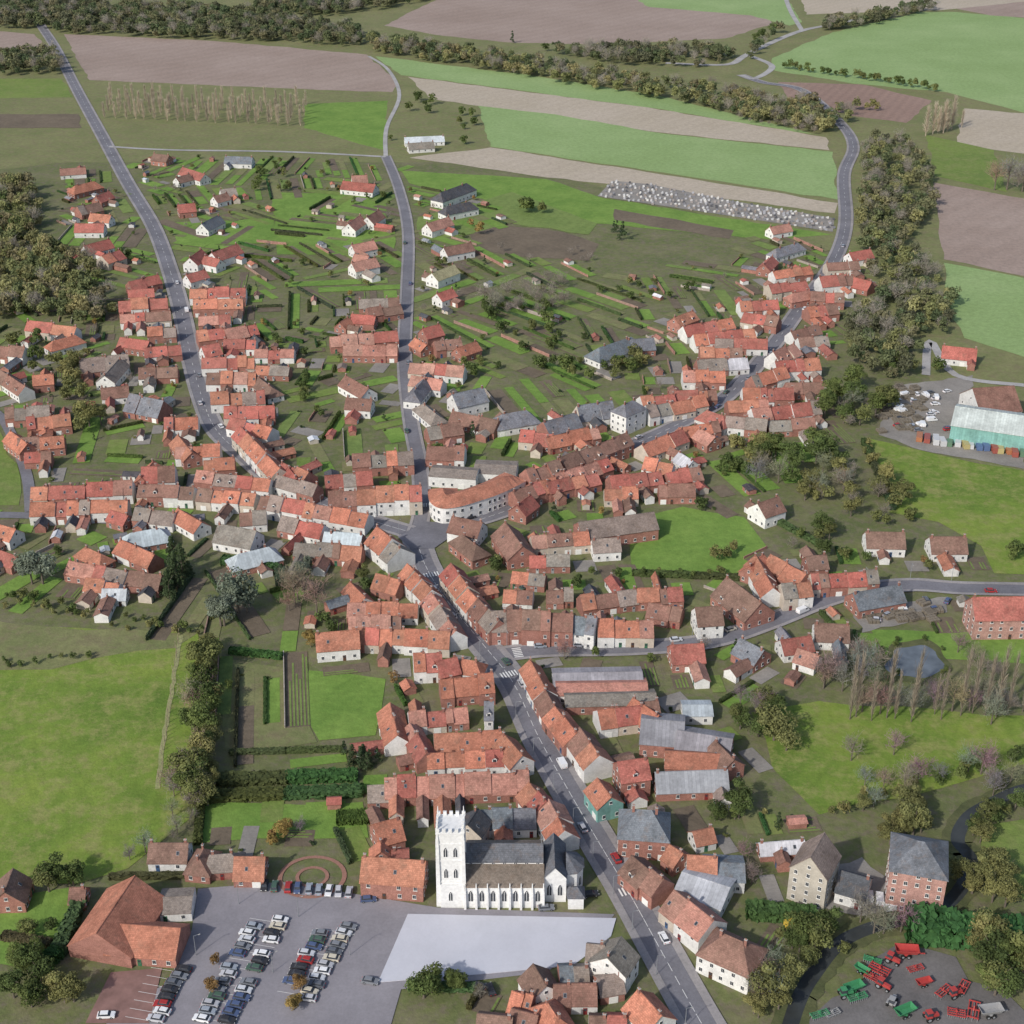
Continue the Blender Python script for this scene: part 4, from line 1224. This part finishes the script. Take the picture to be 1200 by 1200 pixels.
for tr_ in range(15000):
    if cnt>=1200: break
    x0_,y0_=rpt(); d,a=near(x0_,y0_)
    if d>120: continue
    if rnd.random()<.9: a+=math.pi/2
    L=rnd.uniform(24,58) if (d>18 and tr_<5000) else (rnd.uniform(14,26) if d>16 else rnd.uniform(7,15)); npk=rnd.choice((4,5,6,7,8)) if d>18 else rnd.choice((1,2,3))
    ca,sn=math.cos(a),math.sin(a); v0=0
    for kk in range(npk):
        Wd=rnd.uniform(3.8,8.5); vc=v0+Wd/2; v0+=Wd+.8
        x=x0_-vc*sn; y=y0_+vc*ca
        if not inpoly(vill,np.array([x]),np.array([y]))[0]: continue
        if not free(plot,x,y,L,Wd,a): continue
        i,j=cells(x,y,L,Wd,a)
        if occ[i,j].mean()>.2: continue
        mark(plot,x,y,L,Wd,a); cnt+=1
        k=rnd.choice(['lawn','lawn','green','dbrown','gravel','veg','dull','gravel'] if d<16 else ['lawn','lawn','lawn','lawn','green','green2','dbrown','dbrown','veg','dull','lawn'])
        f=lambda u,v:(x+u*ca-v*sn,y+u*sn+v*ca)
        z=.1965
        if k=='veg':
            nb=int(Wd/1.1)
            PM['dbrown'].poly([(*f(p,q),z) for p,q in ((-L/2,-Wd/2),(L/2,-Wd/2),(L/2,Wd/2),(-L/2,Wd/2))])
            for b_ in range(nb):
                if rnd.random()<.75:
                    q=-Wd/2+.2+b_*1.1; l0=-L/2+.4;l1=L/2-rnd.uniform(.4,L*.5)
                    PM['veg'].poly([(*f(p,r),z+.1) for p,r in ((l0,q),(l1,q),(l1,q+.6),(l0,q+.6))])
        else:
            if L>30 and rnd.random()<.5:   # plot split in two uses along its length
                s_=rnd.uniform(-.25,.25)*L; k2=rnd.choice(['dbrown','dull','lawn','green2'])
                PM[k].poly([(*f(p,q),z) for p,q in ((-L/2,-Wd/2),(s_,-Wd/2),(s_,Wd/2),(-L/2,Wd/2))]); PM[k2].poly([(*f(p,q),z) for p,q in ((s_+.3,-Wd/2),(L/2,-Wd/2),(L/2,Wd/2),(s_+.3,Wd/2))])
            else: PM[k].poly([(*f(p,q),z) for p,q in ((-L/2,-Wd/2),(L/2,-Wd/2),(L/2,Wd/2),(-L/2,Wd/2))])
        r=rnd.random(); sd=Wd/2+.4
        A,B=f(-L/2,sd),f(L/2,sd)
        if free(bocc,(A[0]+B[0])/2,(A[1]+B[1])/2,L,.4,a):
            if r<.42 and nh[0]<290: hedge(*A,*B,rnd.uniform(.7,1.2),rnd.uniform(.9,1.8))
            elif r<.58 and nh[1]<110: gwall(*A,*B,rnd.uniform(1.0,1.7))
        if rnd.random()<.22 and nshed<150:
            u=rnd.choice((-1,1))*(L/2-3); X,Y=f(u,0); sl,sw=rnd.uniform(3,6),min(Wd-1,rnd.uniform(2.4,4))
            if free(occ,X,Y,sl+.5,sw+.5,a):
                nshed+=1; bld(X,Y,a,sl,sw,rnd.uniform(2,2.6),rnd.uniform(.4,1.1),rnd.choice('oorrsbbgkdwl'),rnd.choice('kkwce'),kind='shed',grp='back yard sheds',chim=False,win=rnd.random()<.8)
        for q_ in range(rnd.choice((0,0,1,1,2))):
            u=rnd.uniform(-L/2,L/2); v=rnd.choice((-1,1))*(Wd/2-.8); X,Y=f(u,v)
            if free(occ,X,Y,2,2,0):
                if rnd.random()<.5: tree(X,Y,rnd.choice('gggoobbyd'),rnd.uniform(2.5,6))
                elif rnd.random()<.6 and nsh<250:
                    nsh+=1; r_=rnd.uniform(.6,1.4); o=obj('shrub',rnd.choice(CR['shrub']),(X,Y,r_*.5),rnd.uniform(0,6),None,rnd.choice(TCOL['g']+TCOL['o'][:1]+TCOL['d']),(r_,r_,r_)); top(o,'rounded green garden shrub on a plot','shrub','garden shrubs')
for k,mbx in PM.items():
    if mbx.v:
        mt={'gravel':M_gravel,'veg':F['green2']}.get(k) or F[k]
        structure('garden_ground',mbx.mesh('garden_ground',[mt]),{'lawn':'green back garden lawns','dbrown':'dug brown vegetable beds','gravel':'grey gravel back yards','veg':'rows of green vegetables','dull':'rough dry grass plots','green2':'green grass garden strips','green':'green orchard grass strips'}[k],'garden')
trees.sort(key=lambda t:-t[0])
for t in trees[:295]: build_tree(*t[1:])
VV=[];TT=[]
for t in trees[295:]: mass_add(VV,TT,t[1],t[2],t[3],t[4])
o=obj('garden_trees',quads_mesh('garden_trees',np.concatenate(VV),np.concatenate(TT),[M_leaf]),color=(1,1,1)); top(o,'many small autumn trees and poplars among gardens','trees',kind='stuff')
houses.sort(key=lambda t:t[0])
mats=[];mv=[];mf=[];mm=[];mc=[]
def mat_i(m):
    m=ATT.get(m.name,m)
    if m not in mats: mats.append(m)
    return mats.index(m)
for _,root in houses[296:]:
    RM=Matrix.LocRotScale(root.location,root.rotation_euler,None)
    for c in KIDS.get(root.name,[]):
        M=RM@Matrix.LocRotScale(c.location,c.rotation_euler,c.scale); n=len(mv); me=c.data; cc=tuple(c.color)
        for v in me.vertices: mv.append(tuple(M@v.co)); mc.append(cc)
        mi=[mat_i(m) for m in me.materials]
        for p in me.polygons: mf.append([n+q for q in p.vertices]); mm.append(mi[p.material_index])
        bpy.data.objects.remove(c)
    bpy.data.objects.remove(root)
if mv:
    me=bpy.data.meshes.new('houses'); me.from_pydata(mv,[],mf)
    for m in mats: me.materials.append(m)
    me.polygons.foreach_set('material_index',mm); at=me.attributes.new('tint','FLOAT_COLOR','POINT'); at.data.foreach_set('color',np.array(mc,np.float32).ravel())
    o=obj('houses',me); top(o,'distant terraced houses with red and brown tiled roofs','houses',kind='stuff')
# ---------------------------------------------------------------- cars
mb=MB(); mb.prism([(-2.1,.3),(2.05,.3),(2.12,.55),(2.0,.78),(1.05,.92),(-1.95,.98),(-2.12,.8),(-2.15,.5)],-.86,.86,0); mb.box(-1.35,.55,-.62,.62,1.38,1.45,0,.06,.04)
ME_body=mb.mesh('body',[M_paint])
mb=MB()
mb.v=[(-1.85,-.78,.95),(1.1,-.78,.9),(1.1,.78,.9),(-1.85,.78,.95),(-1.4,-.62,1.38),(.5,-.62,1.38),(.5,.62,1.38),(-1.4,.62,1.38)]
mb.f=[(4,5,6,7),(0,1,5,4),(1,2,6,5),(2,3,7,6),(3,0,4,7)]; mb.m=[0]*5
ME_cg=mb.mesh('windows',[M_glass])
mb=MB(); mb.cyl(0,0,-.1,.1,.32,.32,12,0,'y'); mb.cyl(0,0,-.11,.11,.18,.18,8,1,'y'); ME_wh=mb.mesh('wheel',[M_tyre,M_steel])
mb=MB(); mb.box(-.04,.04,-.18,.18,-.07,.07); ME_hl=mb.mesh('headlight',[M_white]); ME_tl=mb.mesh('tail_light',[plain('red_lens',(.4,.02,.02),.3)])
mb=MB(); mb.prism([(-2.4,.35),(2.3,.35),(2.4,.8),(1.9,1.15),(1.3,1.95),(-2.35,2.0),(-2.45,1.0)],-.95,.95,0); ME_vb=mb.mesh('body',[M_paint])
mb=MB(); mb.prism([(1.35,1.94),(1.9,1.2),(1.93,1.24),(1.38,1.98)],-.8,.8,0); mb.box(.5,1.35,-.97,-.955,1.25,1.8); mb.box(.5,1.35,.955,.97,1.25,1.8); ME_vg=mb.mesh('windows',[M_glass])
CC=[((.55,.56,.58),'silver'),((.75,.75,.75),'white'),((.04,.04,.045),'black'),((.08,.11,.2),'dark blue'),((.35,.04,.04),'red'),((.2,.21,.23),'grey'),((.3,.33,.37),'blue-grey'),((.07,.12,.09),'dark green'),((.42,.42,.44),'silver'),((.55,.5,.4),'beige'),((.5,.5,.52),'silver'),((.7,.7,.7),'white'),((.12,.13,.15),'dark grey')]
def car(x,y,a,z=.2,van=False,where='on the asphalt',grp=None,ci=None):
    c,nm=CC[ci] if ci is not None else rnd.choice(CC)
    if van: c,nm=CC[1]
    e=obj('van' if van else 'car',None,(x,y,z),a)
    top(e,f"{nm} {'delivery van' if van else 'hatchback car'} parked {where}",'van' if van else 'car',grp)
    obj('body',ME_vb if van else ME_body,(0,0,0),0,e,c); obj('windows',ME_vg if van else ME_cg,(0,0,0),0,e)
    for wx in (-1.3,1.3):
        for wy in (-.8,.8): obj('wheel',ME_wh,(wx,wy,.32),0,e)
    for wy in (-.6,.6):
        obj('headlight',ME_hl,(2.1+(.25 if van else 0),wy,.66),0,e); obj('tail_light',ME_tl,(-2.15-(.25 if van else 0),wy,.72),0,e)
def carrow(x0,y0,x1,y1,n,ang,skip=.05,grp='cars in the car park',where='in the car park'):
    a=G(x0,y0);b=G(x1,y1)
    for k in range(n):
        if rnd.random()<skip: continue
        t=k/max(1,n-1); car(a[0]+(b[0]-a[0])*t+rnd.uniform(-.5,.5),a[1]+(b[1]-a[1])*t,math.radians(ang+rnd.uniform(-4,4)+rnd.choice((0,180))),.2,where=where,grp=grp)
carrow(300,1080,238,1196,15,-12); carrow(329,1080,268,1198,15,-12)
carrow(376,1096,336,1160,9,-12); carrow(407,1088,360,1172,12,-12)
carrow(214,1138,184,1196,8,-12); car(*G(434,1152),-.2,grp='cars in the car park',where='in the car park')
carrow(312,1040,410,1048,9,88,0)
car(*G(125,1192),.05,grp='cars in the car park',where='in the car park',ci=1); car(*G(432,1056),.1,ci=3); car(*G(692,1050),.2,ci=2); car(*G(640,1066),.1,ci=5)
mb=MB()
for (x0,y0,x1,y1) in ((314,1080,253,1197),(392,1092,348,1166),(199,1138,170,1196)):
    a=G(x0,y0);b=G(x1,y1); L=math.hypot(b[0]-a[0],b[1]-a[1]); n=int(L/2.6)
    an=math.radians(-12); ux,uy=math.cos(an),math.sin(an)
    for k in range(n+1):
        x=a[0]+(b[0]-a[0])*k/n;y=a[1]+(b[1]-a[1])*k/n
        mb.poly([(x-ux*5-uy*.05,y-uy*5+ux*.05,.215),(x-ux*5+uy*.05,y-uy*5-ux*.05,.215),(x+ux*5+uy*.05,y+uy*5-ux*.05,.215),(x+ux*5-uy*.05,y+uy*5+ux*.05,.215)])
structure('road_marking',mb.mesh('road_marking',[M_white]),'white parking bay lines','road marking')
def roadcar(px,py,side=1,off=2.2,van=False):
    x,y=G(px,py); best=None
    for a,b in roadsegs:
        mx,my=(a[0]+b[0])/2,(a[1]+b[1])/2; d=(mx-x)**2+(my-y)**2
        if best is None or d<best[0]: best=(d,a,b,mx,my)
    _,a,b,mx,my=best; an=math.atan2(b[1]-a[1],b[0]-a[0])
    car(mx-math.sin(an)*off*side,my+math.cos(an)*off*side,an,.26,van,'beside the kerb','cars along the streets')
for k,(px,py) in enumerate([(770,1110),(735,1050),(712,1005),(690,965),(650,900),(602,802),(588,780),(540,722),(512,690),(640,762),(680,762),(800,758),(860,744),(930,716),(985,698),(1150,690),
    (425,606),(360,585),(320,560),(250,500),(240,470),(226,440),(212,370),(204,335),(482,510),(474,430),(478,330),(480,290),(560,612),(600,596),(640,578),(700,544),(760,515),(830,478),(856,460),(900,412),(935,365),(970,315),(988,290),(870,446)]):
    roadcar(px,py,rnd.choice((-1,1)),rnd.choice((2.2,2.6,1.7)),van=(k%9==4))
for px,py,a in ((990,1052,20),(1004,1050,70),(1018,1054,80),(1030,1056,80),(980,1044,40),(1046,1066,10)): car(*G(px,py),math.radians(a),.2,van=px>1010,where='beside the brick mill',grp='cars by the mill')
for k in range(30): 
    px,py=rnd.uniform(1050,1112),rnd.uniform(460,512); car(*G(px,py),rnd.choice((.2,1.6,.4))+rnd.uniform(-.2,.2),.2,where='in the industrial yard',grp='cars in the yard',van=rnd.random()<.2)
for px,py in ((1085,705),(1110,706),(1095,715),(1025,728),(1040,722),(1060,716),(700,1140),(560,1158),(575,1162),(610,690)): car(*G(px,py),rnd.uniform(0,3),.22,where='beside houses',grp='cars beside houses')
# ---------------------------------------------------------------- machinery, containers
def trailer(px,py,a,c,nm,s=1):
    e=obj('farm_trailer',None,(*G(px,py),.2),math.radians(a)); e.scale=(s,s,s); top(e,f"{nm} painted farm trailer with open hopper on asphalt",'farm trailer','farm machines in the dealer yard')
    mb=MB(); V=[(-2.2,-.8,1.0),(2.2,-.8,1.0),(2.2,.8,1.0),(-2.2,.8,1.0),(-2.7,-1.25,2.3),(2.6,-1.25,2.3),(2.6,1.25,2.3),(-2.7,1.25,2.3)]
    mb.v=V; mb.f=[(0,3,2,1),(0,1,5,4),(1,2,6,5),(2,3,7,6),(3,0,4,7)]; mb.m=[0]*5
    mb.box(-2.7,2.6,-1.33,-1.25,2.2,2.35); mb.box(-2.7,2.6,1.25,1.33,2.2,2.35); mb.box(-2.78,-2.7,-1.33,1.33,2.2,2.35); mb.box(2.6,2.68,-1.33,1.33,2.2,2.35)
    obj('hopper',mb.mesh('hopper',[M_paint]),parent=e,color=c)
    mb=MB(); mb.box(-2.2,4.2,-.12,.12,.7,.95); mb.box(-.9,.3,-1.1,1.1,.72,.9); obj('drawbar',mb.mesh('drawbar',[M_paint]),parent=e,color=c)
    for wx in (-1.0,.3):
        for wy in (-1.15,1.15): obj('wheel',ME_wh,(wx,wy,.5),0,e,scale=(1.6,2.2,1.6))
def tractor(px,py,a,c,nm,s=1):
    e=obj('tractor',None,(*G(px,py),.2),math.radians(a)); top(e,f"{nm} farm tractor with cab on asphalt",'tractor','farm machines in the dealer yard')
    mb=MB(); mb.prism([(-1.2,.8),(2.0,.8),(2.1,1.2),(1.9,1.65),(.2,1.75),(-1.2,1.5)],-.42,.42); mb.box(-1.6,-.1,-1.15,-.6,1.5,1.66); mb.box(-1.6,-.1,.6,1.15,1.5,1.66); obj('body',mb.mesh('body',[M_paint]),parent=e,color=c)
    mb=MB(); mb.box(-1.3,.2,-.7,.7,1.6,2.6,0,.12,.08); obj('cab',mb.mesh('cab',[M_glass]),parent=e)
    mb=MB(); mb.box(-1.3,.2,-.72,.72,2.6,2.74); obj('cab_roof',mb.mesh('cab_roof',[M_paint]),parent=e,color=c)
    for wy in (-.9,.9): obj('wheel',ME_wh,(-.8,wy,.8),0,e,scale=(2.5,2.2,2.5)); obj('wheel',ME_wh,(1.5,wy*.85,.5),0,e,scale=(1.55,1.6,1.55))
def plough(px,py,a,c,nm,s=1):
    e=obj('farm_implement',None,(*G(px,py),.2),math.radians(a)); e.scale=(s,s*rnd.uniform(.6,1),s); top(e,f"{nm} folding farm implement with tines on asphalt",'farm implement','farm machines in the dealer yard')
    mb=MB(); 
    for y in (-1.4,-.5,.5,1.4): mb.box(-2.6,2.6,y-.12,y+.12,.9,1.15)
    for x in (-2.5,0,2.5): mb.box(x-.12,x+.12,-1.6,1.6,1.16,1.36)
    mb.prism([(-.6,1.36),(.6,1.36),(0,2.3)],-.15,.15)
    obj('frame',mb.mesh('frame',[M_paint]),parent=e,color=c)
    mb=MB()
    for i in range(9):
        for y in (-1.4,0,1.4): mb.cyl(-2.4+i*.6,y,0,.9,.1,.14,5)
    obj('tines',mb.mesh('tines',[M_steel]),parent=e)
RED=(.40,.06,.055);GRN=(.06,.24,.11);GRY=(.3,.3,.3)
for i,(px,py,a) in enumerate(((1010,1140,-35),(1022,1148,-35),(1034,1158,-35),(1022,1128,-30),(1000,1162,20),(1004,1172,20),(990,1168,20),(1072,1138,20),(1082,1155,25),(1105,1165,30),(1118,1168,10),(1128,1160,60),(1060,1190,15),(1140,1188,80),(1090,1195,20),(975,1190,30),(1062,1120,0),(960,1192,20),(1045,1128,-30),(1030,1140,-35),(1160,1190,10),(1120,1190,-20),(1045,1178,50))):
    c,nm=(GRN,'green') if i in(0,3,4,5,6,12,17) else ((GRY,'grey') if i in (15,20,22) else (RED,'red'))
    (trailer,plough,tractor,plough)[i%4](px,py,a+rnd.uniform(-12,12),c,nm,rnd.uniform(.7,1.1))
mb=MB(); mb.box(-3,3,-1.2,1.2,.15,2.6)
for k in range(14): 
    x=-2.8+k*.42; mb.box(x,x+.2,-1.26,-1.2,.3,2.5); mb.box(x,x+.2,1.2,1.26,.3,2.5)
mb.box(-3.05,-2.9,-1.25,1.25,0.1,2.65); mb.box(2.9,3.05,-1.25,1.25,.1,2.65)
ME_ct=mb.mesh('shipping_container',[M_paint])
for k in range(16):
    c,nm=rnd.choice([((.10,.15,.27),'blue'),((.38,.16,.08),'orange'),((.5,.5,.5),'white'),((.12,.2,.13),'green'),((.3,.09,.07),'red'),((.4,.34,.16),'yellow')])
    o=obj('shipping_container',ME_ct,(*G(1078+k*8.6+rnd.uniform(-1.5,1.5),516+k*1.3+rnd.uniform(-1.5,1.5)),.2),math.radians(80+rnd.uniform(-10,10)),None,c,(rnd.uniform(.7,1.1),1,rnd.uniform(.7,1.05))); top(o,f"{nm} ribbed steel container in the industrial yard",'container','containers by the hangar')
o=obj('shipping_container',ME_ct,(*G(928,1086),0.1),.3,None,(.6,.42,.07),(.6,1,.7)); top(o,'yellow container beside a hedge','container')
mb=MB()
for a in range(3):
    for b_ in range(3):
        for l in range(4): mb.box(a*1.3,a*1.3+1.1,b_*1.3,b_*1.3+1.1,l*.3+.05,l*.3+.24,0)
ME_pl=mb.mesh('pallet_stack',[plain('grey_wood',(.20,.17,.13),.9,.3,3)])
for k in range(70):
    px,py=rnd.uniform(1026,1080),rnd.uniform(456,512)
    if k>45: px,py=rnd.uniform(1010,1100),rnd.uniform(712,734)
    o=obj('pallet_stack',ME_pl,(*G(px,py),.2),rnd.uniform(0,.5)); top(o,'stack of weathered wooden pallets in a yard','pallet stack','pallet stacks in the yard')
mb=MB(); mb.box(-.6,.6,-1.1,1.1,0,.35,0,.05,.05); mb.box(-.5,.5,1.1,1.35,0,1.3,0,.08,0); ME_gs=mb.mesh('gravestone',[M_plaster])
cw=W(P('718,212 760,216 860,236 978,256 976,272 860,254 700,230'))
x0=min(p[0] for p in cw);x1=max(p[0] for p in cw);y0=min(p[1] for p in cw);y1=max(p[1] for p in cw)
mb=MB(); mb.poly([(x,y,.205) for x,y in cw]); structure('cemetery_ground',mb.mesh('cemetery_ground',[M_gravel]),'pale gravel ground of the cemetery','cemetery')
cands=[(x,y) for x in np.arange(x0,x1,2.9) for y in np.arange(y0,y1,4.2)]
cands=[c for c in cands if inpoly(cw,np.array([c[0]]),np.array([c[1]]))[0]]; rnd.shuffle(cands)
for x,y in cands[:300]:
    c=rnd.choice([(.6,.6,.6),(.45,.45,.47),(.25,.25,.27),(.7,.69,.66),(.4,.36,.34),(.12,.12,.13),(.35,.3,.26)])
    o=obj('gravestone',ME_gs,(x+rnd.uniform(-.5,.5),y+rnd.uniform(-.5,.5),.2),math.pi,None,c,(1.2,1.1,1.1*rnd.uniform(.7,1.2))); top(o,'stone grave slab with upright headstone','gravestone','gravestones in the cemetery')
mb=MB(); mb.cyl(0,0,0,6.5,.09,.06,8); mb.box(0,1.3,-.04,.04,6.4,6.48); ME_sp=mb.mesh('pole',[M_steel])
mb=MB(); mb.box(1.1,1.7,-.12,.12,6.3,6.42,0,.05,.03); ME_sl=mb.mesh('lamp_head',[M_concrete])
def lamp(x,y,a):
    e=obj('street_lamp',None,(x,y,.2),a); top(e,'grey steel street lamp on the pavement','street lamp','street lamps'); obj('pole',ME_sp,parent=e); obj('lamp_head',ME_sl,parent=e)
for rn,st in (('main',4),('nw',5),('east',5)):
    pl=roads[rn]
    for i in range(2,min(len(pl)-1,60),st):
        a,b=pl[i],pl[i+1]; an=math.atan2(b[1]-a[1],b[0]-a[0]); o=offs(pl,4.3)[i]; lamp(o[0],o[1],an-math.pi/2)
for px,py in ((280,1060),(350,1075),(320,1140),(410,1120),(230,1120)): lamp(*G(px,py),.5)
# ---------------------------------------------------------------- light, camera
el=math.radians(36); az=(-.62,-.72); l=math.hypot(*az); sx,sy=az[0]/l*math.cos(el),az[1]/l*math.cos(el); sz=math.sin(el)
sun=bpy.data.lights.new('sun','SUN'); sun.energy=3.05; sun.angle=math.radians(1.5); sun.color=(1,.97,.92)
so=bpy.data.objects.new('sun',sun); so.rotation_euler=Vector((sx,sy,sz)).to_track_quat('Z','Y').to_euler(); col.objects.link(so)
w=bpy.data.worlds.new('World'); scene.world=w; w.use_nodes=True; nt=w.node_tree
sk=nt.nodes.new('ShaderNodeTexSky'); sk.sky_type='NISHITA'; sk.sun_disc=False; sk.sun_elevation=el; sk.sun_rotation=math.atan2(sx,sy); sk.dust_density=2
nt.links.new(sk.outputs['Color'],nt.nodes['Background'].inputs['Color']); nt.nodes['Background'].inputs['Strength'].default_value=.145
cam=bpy.data.cameras.new('camera'); cam.angle=2*math.atan(600/FOC); cam.clip_end=30000; cam.clip_start=1
co=bpy.data.objects.new('camera',cam); co.location=(0,0,HC); co.rotation_euler=(math.pi/2-TH,0,0); col.objects.link(co); scene.camera=co
scene.view_settings.view_transform='Standard'; scene.view_settings.look='None'; scene.view_settings.exposure=0
print('wings',wings,'trees',len(trees),'plots',cnt,'woods',n1,n2,n3,n4,'objects',len(col.objects))
